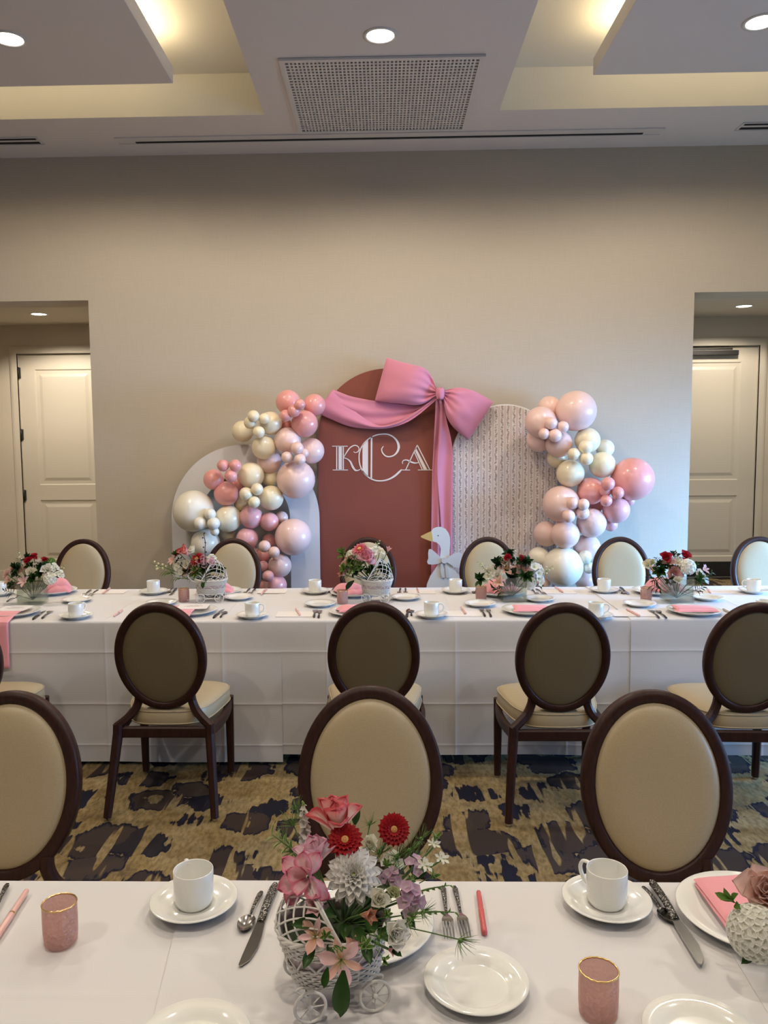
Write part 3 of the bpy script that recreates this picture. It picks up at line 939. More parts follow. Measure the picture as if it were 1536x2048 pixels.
# white hollow arch
YH = 6.290
p0, p1 = ony(344, 1060, YH), ony(639, 1060, YH)
top = ony(492, 889, YH).z
WHX, WHW = (p0.x + p1.x) / 2, p1.x - p0.x
wa = thing('hollow_arch_board', 'white hollow arch board standing before the red board', 'backdrop board', (WHX, YH, 0))
n = 40; ro = WHW / 2; ri = ro - .232; v = []; f = []
out = [(-ro, 0)] + [(ro * -math.cos(PI * i / n), top - ro + ro * math.sin(PI * i / n)) for i in range(n + 1)] + [(ro, 0)]
inn = [(-ri, 0)] + [(ri * -math.cos(PI * i / n), top - ro + ri * math.sin(PI * i / n)) for i in range(n + 1)] + [(ri, 0)]
m = len(out)
for y in (0, .022):
    v += [(x, y, z) for x, z in out] + [(x, y, z) for x, z in inn]
for i in range(m - 1):
    f += [(i, i + 1, m + i + 1, m + i), (2 * m + i, 3 * m + i, 3 * m + i + 1, 2 * m + i + 1), (i, 2 * m + i, 2 * m + i + 1, i + 1), (m + i, m + i + 1, 3 * m + i + 1, 3 * m + i)]
g = G().add(v, f); obj('arch_panel', g, 'white_board', wa)
g = G(); g.prism([(-.05, 0), (.05, 0), (.05, .5), (-.05, .5)], .022, .06, Matrix.Translation((ro - .12, 0, 0))); obj('rear_brace', g, 'white_board', wa)

# striped floral arch
YP = 6.322
p0, p1 = ony(906, 1000, YP), ony(1113, 940, YP)
top = ony(1010, 811, YP).z
PBX, PBW = (p0.x + p1.x) / 2, p1.x - p0.x
pb = thing('striped_arch_board', 'pale pink arched board printed with vertical floral stripes', 'backdrop board', (PBX, YP, 0))
g = G(); g.prism(arch_outline(PBW, top), 0, .022); obj('board_panel', g, 'floral_stripe_print', pb)
g = G()
o_ = arch_outline(PBW, top)
g.tube([(x, .011, z) for x, z in o_[1:] + [o_[0]]], .0118, 6); obj('board_edge', g, 'white_board', pb)

# ------------------------------------------------------------------ bow
bump_noise('pink_bow_cloth', (0.66, 0.235, 0.335), 0.75, 420, 0.18, 0.001, 2, Sheen_Weight=0.25)
YK = 6.20
def z4(x, y, Y): return ony(620 + x / 3.84, 700 + y / 3.84, Y)
bow = thing('fabric_bow', 'large pink cloth bow with swag and long tails on the red board', 'bow', z4(1000, 335, YK))
bow_inv = Matrix.Translation(-bow.location)
def bow_part(name, g):
    o = obj(name, g, 'pink_bow_cloth', bow)
    o.data.transform(bow_inv)
    return o
def loop(T, B, y_out, y_knot, thick, seed, name):
    """puffed bow loop between a top and a bottom edge, gathered at the knot"""
    g = G()
    def fn(uu, w):
        a = poly([(x, 0, y) for x, y in T], uu); b = poly([(x, 0, y) for x, y in B], uu)
        Y = lerp(y_out, y_knot, uu ** .8)
        pa, pb_ = z4(a.x, a.z, Y), z4(b.x, b.z, Y)
        ang = 2 * PI * w
        k = (1 - math.cos(ang)) / 2
        front = math.sin(ang)
        th = thick * (math.sin(min(1.0, uu * 1.15 + .06) * PI) ** .8 * .9 + .10)
        p = pa.lerp(pb_, k)
        pl = math.sin(k * PI * 9 + seed) * .022 * max(0, uu - .35) ** 1.3 * (1 if front > 0 else .5)
        pl += .014 * noise.noise(Vector((uu * 3.1 + seed, k * 4.0, seed))) * math.sin(uu * PI)
        pl += .010 * math.sin(k * PI * 3 + uu * 4 + seed) * uu
        sgn = abs(front) ** .6 * (1 if front > 0 else -1)
        p.y -= sgn * th + (pl if front > 0 else 0) * min(1.0, abs(front) * 2.5)
        return p
    g.surf(fn, 34, 72, closed_v=True)
    return bow_part(name, g)
loop([(588, 58), (700, 92), (800, 116), (880, 142), (935, 205), (968, 290)], [(498, 390), (580, 402), (690, 412), (800, 424), (880, 408), (968, 352)], YB - .075, YK, .085, .6, 'bow_loop')
loop([(1408, 398), (1330, 350), (1250, 312), (1165, 290), (1090, 296), (1022, 314)], [(1214, 692), (1150, 640), (1090, 580), (1050, 510), (1030, 430), (1018, 362)], YB - .10, YK, .075, 2.1, 'bow_loop')
# knot
g = G()
def kn(uu, w):
    a = 2 * PI * w; b = (uu - .5) * PI
    r = (.030 + .004 * math.sin(a * 3)) * (math.cos(b) ** .5)
    c = z4(1000, 335, YK - .03)
    return c + Vector((math.cos(a) * r * 1.05, math.sin(a) * r * .9, math.sin(b) * .044 + .004 * math.sin(5 * a)))
g.surf(kn, 12, 28, closed_v=True); bow_part('bow_knot', g)
def sheet(L_, R_edge, Yf, name, folds, nu=40, nv=26):
    g = G()
    def fn(uu, w):
        a = poly([(x, 0, y) for x, y in L_], uu); b = poly([(x, 0, y) for x, y in R_edge], uu)
        Y = Yf(uu)
        p = z4(a.x, a.z, Y).lerp(z4(b.x, b.z, Y), w)
        p.y -= folds(uu, w)
        return p
    g.surf(fn, nu, nv)
    o = bow_part(name, g)
    s = o.modifiers.new('thickness', 'SOLIDIFY'); s.thickness = .004; s.offset = 0
    return o
# two hanging tails
sheet([(968, 372), (962, 470), (950, 700), (938, 950), (932, 1350), (930, 1820)], [(1004, 366), (1030, 470), (1030, 640), (1000, 900), (1002, 1350), (1006, 1820)],
      lambda u: lerp(YK, YB - .035, min(1, u * 2.2)), 'bow_tail', lambda u, w: .012 * math.sin(w * PI * 2.2 + 1 + u * 2) + .014 * math.sin(w * PI))
sheet([(985, 372), (1000, 470), (985, 700), (975, 950), (1005, 1350), (1018, 1820)], [(1018, 360), (1045, 520), (1090, 740), (1094, 1000), (1092, 1350), (1090, 1820)],
      lambda u: lerp(YK - .004, YB - .055, min(1, u * 2.2)), 'bow_tail', lambda u, w: .016 * math.sin(w * PI * 1.7 + .3 + u * 3) + .010 * math.sin(w * PI))
# swag across the board's head, in two overlapping folds
sheet([(178, 303), (300, 352), (430, 380), (560, 398), (700, 416), (850, 428), (975, 350)], [(110, 400), (230, 480), (380, 556), (520, 584), (640, 570), (800, 500), (985, 352)],
      lambda u: lerp(YB - .02, YK + .02, u ** 2), 'bow_swag', lambda u, w: .022 * math.sin(w * PI) * math.sin(min(1, u + .25) * PI) + .007 * math.sin(w * PI * 4 + u * 5))
sheet([(176, 305), (230, 372), (330, 460), (505, 574), (650, 560), (800, 482), (975, 356)], [(44, 480), (160, 532), (300, 585), (460, 604), (620, 596), (790, 530), (985, 366)],
      lambda u: lerp(YB - .03, YK, u ** 2), 'bow_swag', lambda u, w: .030 * math.sin(w * PI) * math.sin(min(1, u * .9 + .2) * PI) + .004 * math.sin(w * PI * 3 + u * 6))

# ------------------------------------------------------------------ goose cutout
mat('goose_white', (0.66, 0.645, 0.62), 0.55)
mat('goose_bow_white', (0.60, 0.575, 0.56), 0.6)
mat('beak_ochre', (0.62, 0.40, 0.13), 0.5)
YG = 6.13
gz = [(930, 1395), (945, 1372), (975, 1360), (1010, 1360), (1042, 1376), (1064, 1405), (1076, 1440), (1077, 1490), (1072, 1540), (1072, 1590), (1085, 1640), (1110, 1690), (1140, 1730), (1190, 1770), (1240, 1830), (1260, 1900), (1245, 1990), (1190, 2060), (1120, 2090), (1040, 2095), (960, 2070), (905, 2000), (888, 1900), (898, 1800), (925, 1735), (965, 1675), (990, 1635), (1000, 1580), (1004, 1530), (996, 1498), (972, 1478), (944, 1470), (936, 1440)]
_gp = [z4(x, y, YG) for x, y in gz]
gx = z4(1075, 1900, YG).x
goose = thing('goose_cutout', 'white goose cutout board with ochre beak and white bow', 'cutout', (gx, YG, 0))
g = G(); g.prism([(p.x - gx, p.z) for p in reversed(_gp)], 0, .016); obj('body', g, 'goose_white', goose)
def gpart(pts, y0, y1, name, m):
    g = G(); q = [z4(x, y, YG) for x, y in pts]
    g.prism([(p.x - gx, p.z) for p in reversed(q)], y0, y1); return obj(name, g, m, goose)
gpart([(850, 1430), (872, 1420), (905, 1404), (932, 1393), (938, 1420), (942, 1445), (940, 1471), (915, 1464), (880, 1450), (855, 1440)], -.004, .016, 'beak', 'beak_ochre')
gpart([(1014, 1605), (990, 1580), (960, 1552), (928, 1528), (912, 1530), (906, 1560), (908, 1600), (898, 1625), (906, 1643), (940, 1647), (985, 1640), (1014, 1628)], -.012, -.001, 'bow_wing', 'goose_bow_white')
gpart([(1048, 1605), (1075, 1580), (1105, 1562), (1140, 1553), (1162, 1560), (1166, 1600), (1158, 1650), (1140, 1670), (1110, 1668), (1075, 1645), (1048, 1628)], -.012, -.001, 'bow_wing', 'goose_bow_white')
gpart([(1014, 1598), (1030, 1594), (1050, 1600), (1054, 1618), (1048, 1634), (1030, 1638), (1014, 1632), (1008, 1615)], -.02, -.002, 'bow_knot', 'goose_bow_white')
gpart([(1018, 1636), (1030, 1690), (1034, 1750), (1012, 1748), (1000, 1700), (1004, 1640)], -.009, -.001, 'bow_tail', 'goose_bow_white')
gpart([(1046, 1636), (1062, 1690), (1070, 1745), (1048, 1752), (1040, 1700), (1036, 1640)], -.009, -.001, 'bow_tail', 'goose_bow_white')
g = G(); pe = z4(984, 1426, YG); g.lathe([(.0048, -.003), (.0048, .0)], 12, Matrix.Translation((pe.x - gx, 0, pe.z)) @ Matrix.Rotation(PI / 2, 4, 'X'), cap0=True, cap1=True); obj('eye', g, 'black_metal', goose)
zb = min(p.z for p in _gp)
g = G(); g.box(-.16, .16, .016, .03, 0, zb + .25); g.box(-.2, .2, -.06, .09, 0, .012); obj('stand', g, 'goose_white', goose)

# ================================================================== BALLOONS
def latex(name, c, rough=.30):
    m = mat(name, c, rough, 0.0, Coat_Weight=0.25, Coat_Roughness=0.12)
    return m
BC = {'K': ('coral', latex('coral_latex', (0.82, 0.36, 0.33))), 'B': ('blush', latex('blush_latex', (0.86, 0.60, 0.54))), 'P': ('rose pink', latex('rose_pink_latex', (0.80, 0.41, 0.42))),
      'C': ('cream', latex('cream_latex', (0.86, 0.745, 0.52))), 'I': ('ivory', latex('ivory_latex', (0.85, 0.79, 0.66)))}
def balloon_mesh(name, m, n, k):
    g = G()
    prof = []
    for i in range(k + 1):                   # body: sphere that tapers to a neck at the back
        a = PI * i / k
        z = -math.cos(a); r = math.sin(a)
        if z > 0.3: z += .16 * (z - .3) ** 2
        prof.append((max(r, .0005), z))
    prof[-1] = (.05, 1.09)
    prof += [(.06, 1.13), (.045, 1.15), (.085, 1.21)]
    g.lathe(prof, n)
    return g.mesh(name, m)
BM = {}
for key, (nm, m) in BC.items():
    BM[key, 0] = balloon_mesh('balloon', m, 28, 18)
    BM[key, 1] = balloon_mesh('balloon', m, 18, 12)
LAYER = {'f': 5.96, 'm': 6.09, 'b': 6.19}
BALL = []
def balloon(x, y, r, key, layer, desc, ox, oy, s):
    sz = 'small' if r < 65 else ('large' if r > 150 else 'medium')
    BALL.append(dict(px=ox + x / s, py=oy + y / s, rp=r / s, Y=LAYER[layer], key=key, lab='%s %s balloon %s' % (sz, BC[key][0], desc), grp=desc_group, big=r > 65))
def balloon_place(b):
    p = ony(b['px'], b['py'], b['Y']); b['p'] = p; b['r'] = b['rp'] * px_scale(p)
def place_balloons():
    """slide each balloon along its line of sight until neighbours only press against each other"""
    for b in BALL: balloon_place(b)
    for it in range(60):
        mv = [0.0] * len(BALL)
        for i, a in enumerate(BALL):
            for j in range(i):
                c = BALL[j]
                d = (a['p'] - c['p']).length; need = .80 * (a['r'] + c['r'])
                if d < need:
                    k = (need - d) * .22
                    if a['Y'] < c['Y']: mv[i] -= k; mv[j] += k
                    else: mv[i] += k; mv[j] -= k
        for b, m in zip(BALL, mv):
            lo = 5.80 + b['r'] if b['p'].z < 1.06 else 5.72
            b['Y'] = min(max(b['Y'] + max(-.02, min(.02, m)), lo), 6.28 - b['r'])
            balloon_place(b)
    for b in BALL:
        o = bpy.data.objects.new('balloon', BM[b['key'], 0 if b['big'] else 1]); COL.objects.link(o)
        o.location = b['p']; o.scale = (b['r'],) * 3
        o.rotation_euler = (R_(-90) + random.uniform(-.35, .35), random.uniform(-.3, .3), 0)   # neck to the back
        tag(o, b['lab'], 'balloon', b['grp'])
desc_group = 'balloons of the garland over the white arch'
LB = [
 (1050,445,105,'K','m','topmost of the garland over the white arch'), (1275,470,95,'K','b','tucked behind the tip of the pink swag'),
 (1190,630,115,'K','m','touching the edge of the red board below the swag'), (1150,465,48,'K','f','nearest the swag in the topmost cluster'),
 (1100,520,55,'K','f','in the middle of the topmost cluster'), (1030,560,52,'K','f','lowest of the topmost cluster'), (1020,650,70,'K','b','peeking out behind the topmost cluster'),
 (900,625,100,'C','m','just below and beside the topmost coral one'), (662,695,92,'C','b','sticking out farthest above the white arch'),
 (755,565,52,'C','f','topmost of the cream cluster above the arch'), (725,620,53,'C','f','in front of the outermost cream one above the arch'),
 (848,585,47,'C','f','over the face of the medium cream one above the arch'), (800,700,52,'C','f','lowest of the cream cluster above the arch'),
 (843,830,103,'C','m','hanging over the crown of the white arch'), (1045,775,115,'B','m','between the cream cluster and the red board'),
 (1250,860,110,'B','b','overlapping the red board beside the letter K'), (1128,837,55,'B','f','topmost of the blush cluster by the red board'),
 (1040,915,50,'B','f','outermost of the blush cluster by the red board'), (1150,935,52,'B','f','resting on the large blush one by the red board'), (1185,880,42,'B','f','closest to the letter K in its cluster'),
 (1117,1105,165,'B','m','beside the red board at the height of the monogram'), (890,950,105,'B','b','half hidden behind the cream one on the arch crown'),
 (735,1070,112,'C','m','in the middle of the white arch'), (905,1090,80,'C','b','hidden behind the large blush one by the red board'),
 (415,1105,88,'K','m','outermost coral one on the white arch'), (495,985,52,'K','f','upper outer one of the coral trio on the arch'), (600,985,52,'K','f','upper inner one of the coral trio on the arch'),
 (563,1075,55,'K','f','lowest of the coral trio on the arch'), (523,1225,105,'K','m','below the coral trio on the arch'), (625,1150,70,'K','b','hidden behind the coral trio on the arch'),
 (690,1227,57,'C','f','outermost of the cream trio inside the arch'), (785,1188,53,'C','f','topmost of the cream trio inside the arch'), (760,1297,52,'C','f','lowest of the cream trio inside the arch'),
 (905,1262,106,'C','m','beside the cream trio inside the arch'), (660,1310,72,'C','b','behind the cream trio inside the arch'),
 (245,1375,178,'I','m','reaching past the outer edge of the white arch'), (385,1400,50,'I','f','topmost of the ivory cluster'), (300,1480,55,'I','f','outermost of the ivory cluster'), (415,1480,55,'I','f','innermost of the ivory cluster'), (425,1550,38,'I','f','lowest of the ivory cluster'),
 (540,1440,115,'C','m','beside the ivory cluster'), (735,1425,100,'P','m','at the centre of the arch opening'), (890,1465,80,'P','m','beside the centre one in the arch opening'), (995,1430,55,'B','b','at the inner edge of the arch band'),
 (345,1650,125,'I','m','above the flowers of the carriage with the twig'), (700,1610,95,'P','m','above the top of the chair by the arch'),
 (1095,1595,158,'B','m','on the inner band of the white arch above the table'), (850,1675,52,'B','f','upper of the pair beside the chair back'), (930,1725,50,'B','f','lower of the pair beside the chair back'),
 (890,1630,62,'K','b','behind the pair beside the chair back'), (840,1745,62,'K','b','behind the rim of the chair back by the arch'), (980,1840,100,'B','m','under the largest one on the arch band'),
 (835,1845,48,'P','m','touching the rim of the chair back by the arch'), (880,1930,50,'P','f','above the tabletop beside the chair by the arch'), (940,2010,100,'P','m','lowest one, cut by the tabletop, by the arch'), (850,2020,60,'K','b','lowest one behind the chair by the arch'),
 (540,1560,70,'C','b','just above the chair top by the arch'), (740,1760,90,'B','b','behind the chair back by the arch'), (560,1800,110,'I','b','hidden behind the chair cushion by the arch')]
for b_ in LB: balloon(*b_, 330, 700, 4.266)
desc_group = 'balloons of the garland on the striped board'
RB = [
 (755,272,178,'B','m','crowning the garland on the striped board'), (520,240,100,'B','b','behind the crowning one on the striped board'), (445,370,138,'B','m','covering the shoulder of the striped board'), (430,525,108,'B','b','low on the shoulder of the striped board'),
 (640,412,52,'B','f','nearest the crowning one in its cluster'), (570,485,60,'B','f','lowest of the cluster under the crowning one'), (475,472,50,'B','f','outermost on the stripes in the crown cluster'), (535,380,56,'B','f','topmost of the cluster under the crowning one'),
 (605,560,120,'B','m','under the crown cluster'), (855,530,112,'C','m','under the crowning one'), (1010,600,80,'I','b','bulging towards the wall under the crowning one'),
 (840,590,62,'C','f','topmost of the cream cluster beside the striped board'), (735,650,54,'C','f','outermost over the stripes in the cream cluster'), (845,690,60,'C','f','lowest of the cream cluster beside the striped board'),
 (985,745,115,'C','m','above the largest coral one'), (590,680,92,'C','b','on the edge of the striped board'), (705,820,122,'C','m','with a bright shine at the edge of the striped board'),
 (1250,870,188,'K','m','sticking out farthest towards the closer door'), (885,975,120,'K','m','beside the coral cluster'), (1035,910,60,'K','f','topmost of the coral cluster'), (1012,968,56,'K','f','middle one of the coral cluster'), (1120,990,56,'K','f','of the coral cluster, nearest the largest coral one'), (1020,1060,52,'K','f','lowest of the coral cluster'),
 (1108,1140,118,'P','m','under the largest coral one'), (1060,1270,60,'P','b','peeking out lowest on the wall side'), (625,1090,163,'B','m','halfway down the edge of the striped board'),
 (820,1092,52,'B','f','nearest the coral cluster in the lower blush cluster'), (812,1165,60,'B','f','largest of the lower blush cluster'), (690,1195,58,'B','f','outermost of the lower blush cluster'), (725,1080,55,'B','f','topmost of the lower blush cluster'),
 (890,1255,130,'B','m','above the chair by the big ivory one'), (660,1355,125,'B','m','with a dark spot, above the big ivory one'), (495,1350,112,'B','b','beside the spotted one on the stripes'), (850,1470,118,'B','b','between the spotted one and the chair'),
 (430,1560,95,'I','b','beside the big ivory one on the stripes'), (640,1640,176,'I','m','just above the long table by the vase'), (835,1555,60,'I','m','upper of the two beside the big ivory one'), (870,1650,52,'I','m','lower of the two beside the big ivory one'),
 (830,1760,85,'B','b','cut by the tabletop beside the chair'), (475,1790,65,'B','b','cut by the tabletop under the vase flowers'), (930,1100,66,'K','b','deep in the gap under the coral cluster'), (1225,1060,45,'P','b','behind the largest coral one')]
for b_ in RB: balloon(*b_, 980, 760, 4.389)
place_balloons()

# ================================================================== TABLEWARE
NZ = TZ + .0060        # top of the near cloths
FZ = TZ + .0060        # top of the far cloths (middle one)
def FZf(px):           # height of the cloth under a pixel of the long table
    x = onz(px, 1210, TZ).x
    return FZx(x)
def FZx(x): return TZ + (.0022 if x < -2.40 else .0040 if x < -.62 else .0060 if x < 1.235 else .0088)
PM = {}
def pm(name, g, m):
    PM[name] = g.mesh(name, m); return PM[name]
def put(name, parts, loc, rotz, label, cat, group=None, scale=1.0):
    t = thing(name, label, cat, loc, rotz, group)
    t.scale = (scale,) * 3
    for (pn, me) in parts:
        o = bpy.data.objects.new(pn, me); link(o, t)
    return t
def single(name, me, loc, rotz, label, cat, group=None, scale=1.0):
    o = bpy.data.objects.new(name, me); COL.objects.link(o)
    o.location = loc; o.rotation_euler = (0, 0, rotz); o.scale = (scale,) * 3
    return tag(o, label, cat, group)
# cup: straight coffee mug with a loop handle towards +x
g = G(); g.lathe([(.0005, .004), (.026, .004), (.028, .0), (.031, .0), (.0335, .004), (.0365, .012), (.0382, .03), (.0386, .069), (.0378, .0705), (.0368, .069), (.0362, .03), (.034, .012), (.028, .008), (.0005, .007)], 40)
pm('cup_body', g, 'porcelain')
g = G(); g.tube(smooth_path([(.037, 0, .060), (.046, 0, .0635), (.058, 0, .060), (.063, 0, .046), (.057, 0, .030), (.046, 0, .021), (.0368, 0, .018)], 18), .0048, 8, flat=.72); pm('cup_handle', g, 'porcelain')
g = G(); g.lathe([(.0005, .005), (.040, .005), (.045, .0), (.050, .0), (.053, .005), (.070, .012), (.083, .0195), (.0845, .021), (.083, .0225), (.068, .0155), (.050, .009), (.043, .0085), (.041, .010), (.039, .008), (.0005, .0075)], 56); pm('saucer', g, 'porcelain')
g = G(); g.lathe([(.0005, .004), (.046, .004), (.049, .0), (.054, .0), (.058, .006), (.078, .0135), (.0855, .0175), (.0865, .019), (.0855, .0205), (.070, .016), (.058, .012), (.0535, .0078), (.050, .0072), (.0005, .0068)], 56); pm('bread_plate', g, 'porcelain')
g = G(); g.lathe([(.0005, .004), (.082, .004), (.085, .0), (.092, .0), (.097, .006), (.118, .014), (.133, .0195), (.1345, .0215), (.133, .0228), (.112, .017), (.096, .0115), (.089, .0085), (.0005, .0072)], 64); pm('dinner_plate', g, 'porcelain')
# votive: slightly barrel-shaped pebbled glass with a gold rim
g = G(); g.lathe([(.0005, .0), (.026, .0), (.029, .003), (.0305, .02), (.031, .045), (.0305, .072), (.0295, .074), (.0285, .072), (.029, .045), (.0285, .02), (.026, .008), (.0005, .007)], 40); pm('votive_glass', g, 'rose_pebbled_glass')
g = G(); g.tube([(.0300 * math.cos(a * PI / 20), .0300 * math.sin(a * PI / 20), .0742 + .0006 * math.sin(a * 3.1)) for a in range(40)], .0015, 8, closed=True); pm('votive_rim', g, 'gold_rim')
g = G(); g.lathe([(.0005, .022), (.024, .022), (.026, .020), (.026, .009), (.0005, .009)], 28); pm('votive_candle', g, 'votive_wax')
def cutlery():
    # all lie along +y from the handle's end at the origin; z up
    def handle(L, w0, w1, thick, name):
        g = G(); n = 10; v = []; f = []
        for i in range(n + 1):
            t = i / n; y = L * t
            w = lerp(w0, w1, t ** .8) / 2
            if i == 0: w *= .55
            th = thick * (1 - .35 * t)
            z = .004 + .004 * math.sin(t * PI)
            v += [(-w, y, z), (-w * .6, y, z + th / 2), (w * .6, y, z + th / 2), (w, y, z), (w * .6, y, z - th / 2), (-w * .6, y, z - th / 2)]
        for i in range(n):
            for k in range(6):
                l = (k + 1) % 6
                f.append((i * 6 + k, i * 6 + l, i * 6 + 6 + l, i * 6 + 6 + k))
        f += [tuple(range(6)), tuple(range(n * 6, n * 6 + 6))]
        g.add(v, f, True); return pm(name, g, 'hammered_steel')
    handle(.112, .017, .014, .009, 'knife_handle'); handle(.105, .015, .006, .005, 'fork_handle'); handle(.082, .013, .0048, .004, 'spoon_handle')
    g = G()  # knife blade with a curved belly
    out = [(-.0065, .108), (-.0075, .120), (-.0105, .150), (-.011, .180), (-.006, .210), (.004, .226), (.0085, .224), (.0085, .200), (.0075, .150), (.0068, .118), (.0065, .108)]
    n = len(out); v = [(x, y, .0036) for x, y in out] + [(x, y, .0016 if i in (2, 3, 4, 5) else .0014) for i, (x, y) in enumerate(out)]
    g.add(v, [tuple(reversed(range(n))), tuple(range(n, 2 * n))] + [(i, (i + 1) % n, (i + 1) % n + n, i + n) for i in range(n)])
    pm('knife_blade', g, 'stainless_steel')
    g = G()  # fork head with four tines
    def sh(x, y): return .004 + .006 * math.sin((y - .10) / .09 * PI) - .0015
    def strip(xa, xb, ys):
        v = []; f = []
        for (y, a, b) in ys:
            z = sh(0, y); v += [(a, y, z + .001), (b, y, z + .001), (b, y, z - .001), (a, y, z - .001)]
        for i in range(len(ys) - 1):
            for k in range(4):
                l = (k + 1) % 4; f.append((i * 4 + k, i * 4 + l, i * 4 + 4 + l, i * 4 + 4 + k))
        f += [(0, 1, 2, 3), tuple(range(len(ys) * 4 - 4, len(ys) * 4))]
        g.add(v, f)
    strip(0, 0, [(.102, -.003, .003), (.115, -.004, .004), (.125, -.0095, .0095), (.135, -.0122, .0122), (.144, -.0124, .0124)])
    for k in range(4):
        x = -.0102 + k * .0068
        strip(0, 0, [(.143, x - .0021, x + .0021), (.165, x - .0019, x + .0019), (.182, x - .0016, x + .0016), (.194, x - .0007, x + .0007)])
    pm('fork_head', g, 'stainless_steel')
    g = G()  # spoon bowl
    def bw(u, w):
        a = 2 * PI * w; r = u
        x = .0165 * r * math.cos(a); y = .108 + .026 * r * math.sin(a)
        return Vector((x * (1 - .12 * math.sin(a)), y, .0065 - .006 * (1 - r * r)))
    g.surf(bw, 8, 28, closed_v=True)
    g.tube([(0, .080, .005), (0, .086, .006)], .0024, 8)
    pm('spoon_bowl', g, 'stainless_steel')
cutlery()
KNIFE = [('handle', 'knife_handle', .226), ('blade', 'knife_blade', 0)]
def lay(kind, a, b, z, label, group, real=None):
    """lay a piece of cutlery with its handle end at pixel a pointing at pixel b"""
    A, B = onz(*a, z), onz(*b, z)
    d = B - A; rot = math.atan2(d.y, d.x) - PI / 2
    nat = {'table_knife': .226, 'fork': .194, 'teaspoon': .134}[kind]
    ps = {'table_knife': [('handle', PM['knife_handle']), ('blade', PM['knife_blade'])], 'fork': [('handle', PM['fork_handle']), ('tines', PM['fork_head'])],
          'teaspoon': [('handle', PM['spoon_handle']), ('bowl', PM['spoon_bowl'])]}[kind]
    L = d.length
    sc = min(max(L / nat, .8), 1.12) if real is None else real
    return put(kind, ps, A, rot, label, kind.replace('table_', ''), group, sc)
g = G(); g.lathe([(.0004, .0), (.0042, .001), (.0046, .004), (.0046, .085), (.0030, .098), (.0008, .108)], 14); pm('pen_coral_barrel', g, 'pen_coral')
g = G(); g.lathe([(.0052, .055), (.0052, .118), (.0045, .122), (.0004, .123)], 14); pm('pen_coral_cap', g, 'pen_coral')
g = G(); g.lathe([(.0004, .0), (.0042, .001), (.0046, .004), (.0046, .095), (.0012, .108)], 14); pm('pen_blush_barrel', g, 'pen_blush')
g = G(); g.lathe([(.0054, .070), (.0054, .135), (.004, .140), (.0004, .141)], 14); g.box(-.0012, .0012, -.0085, -.005, .098, .136); pm('pen_blush_cap', g, 'pen_blush')
g = G(); g.lathe([(.0056, .069), (.0056, .0725)], 14); pm('pen_band', g, 'gold_rim')
def pen(a, b, z, label, kind='blush', group=None):
    A, B = onz(*a, z), onz(*b, z); d = B - A
    t = thing('ballpoint_pen', label, 'pen', A + Vector((0, 0, .0055)), 0, group)
    t.rotation_euler = Vector((d.x, d.y, 0)).to_track_quat('Z', 'Y').to_euler()
    L = d.length / .14; L = min(max(L, .85), 1.15); t.scale = (L,) * 3
    for pn, me in (('barrel', PM['pen_%s_barrel' % kind]), ('cap', PM['pen_%s_cap' % kind]), ('band', PM['pen_band'])):
        if pn == 'band' and kind == 'coral': continue
        link(bpy.data.objects.new(pn, me), t)
def cup_and_saucer(px, py, z, hang, where, near, scale=1.0):
    """px, py: centre of the saucer's rim"""
    p = onz(px, py, z + .019); p.z = z
    grp = 'cups of the near table' if near else 'cups of the long table'
    single('saucer', PM['saucer'], p, 0, 'round white porcelain saucer ' + where, 'saucer', 'saucers of the near table' if near else 'saucers of the long table', scale)
    put('coffee_cup', [('cup_body', PM['cup_body']), ('handle', PM['cup_handle'])], p + Vector((0, 0, .0088 * scale)), R_(hang), 'white porcelain coffee cup ' + where, 'cup', grp, scale)
def plate(kind, px, py, z, where, scale=1.0):
    p = onz(px, py, z + .018); p.z = z
    return single(kind, PM[kind], p, 0, ('small white bread plate ' if kind == 'bread_plate' else 'wide white dinner plate ') + where, 'plate', 'bread plates' if kind == 'bread_plate' else 'dinner plates', scale), p
def votive(px, py, z, where, candle=True):
    p = onz(px, py, z)
    put('votive_holder', [('glass', PM['votive_glass']), ('gilt_rim', PM['votive_rim'])], p, random.uniform(0, 6), 'rose pebbled glass votive with gold rim ' + where, 'votive', 'rose glass votives')
def slab(pts, z0, z1, name, m, parent, puff=0.0, n=5):
    """soft-edged folded cloth layer over a quadrilateral (world xy points)"""
    g = G(); a, b, c, d = [Vector((*p, 0)) for p in pts]
    def fn(u, w):
        p = a.lerp(b, u).lerp(d.lerp(c, u), w)
        e = min(u, 1 - u, w, 1 - w)
        h = lerp(z0, z1, min(1, (e / .06)) ** .5) + puff * math.sin(u * PI) * math.sin(w * PI) + .0012 * noise.noise(Vector((p.x * 25, p.y * 25, z1 * 90)))
        return Vector((p.x, p.y, h))
    g.surf(fn, 20, 20)
    g.add([(p.x, p.y, z0 - .001) for p in (a, b, c, d)], [(0, 1, 2, 3)])
    o = obj(name, g, m, None)
    o.parent = parent
    o.data.transform(Matrix.Translation(-parent.location))
    return o

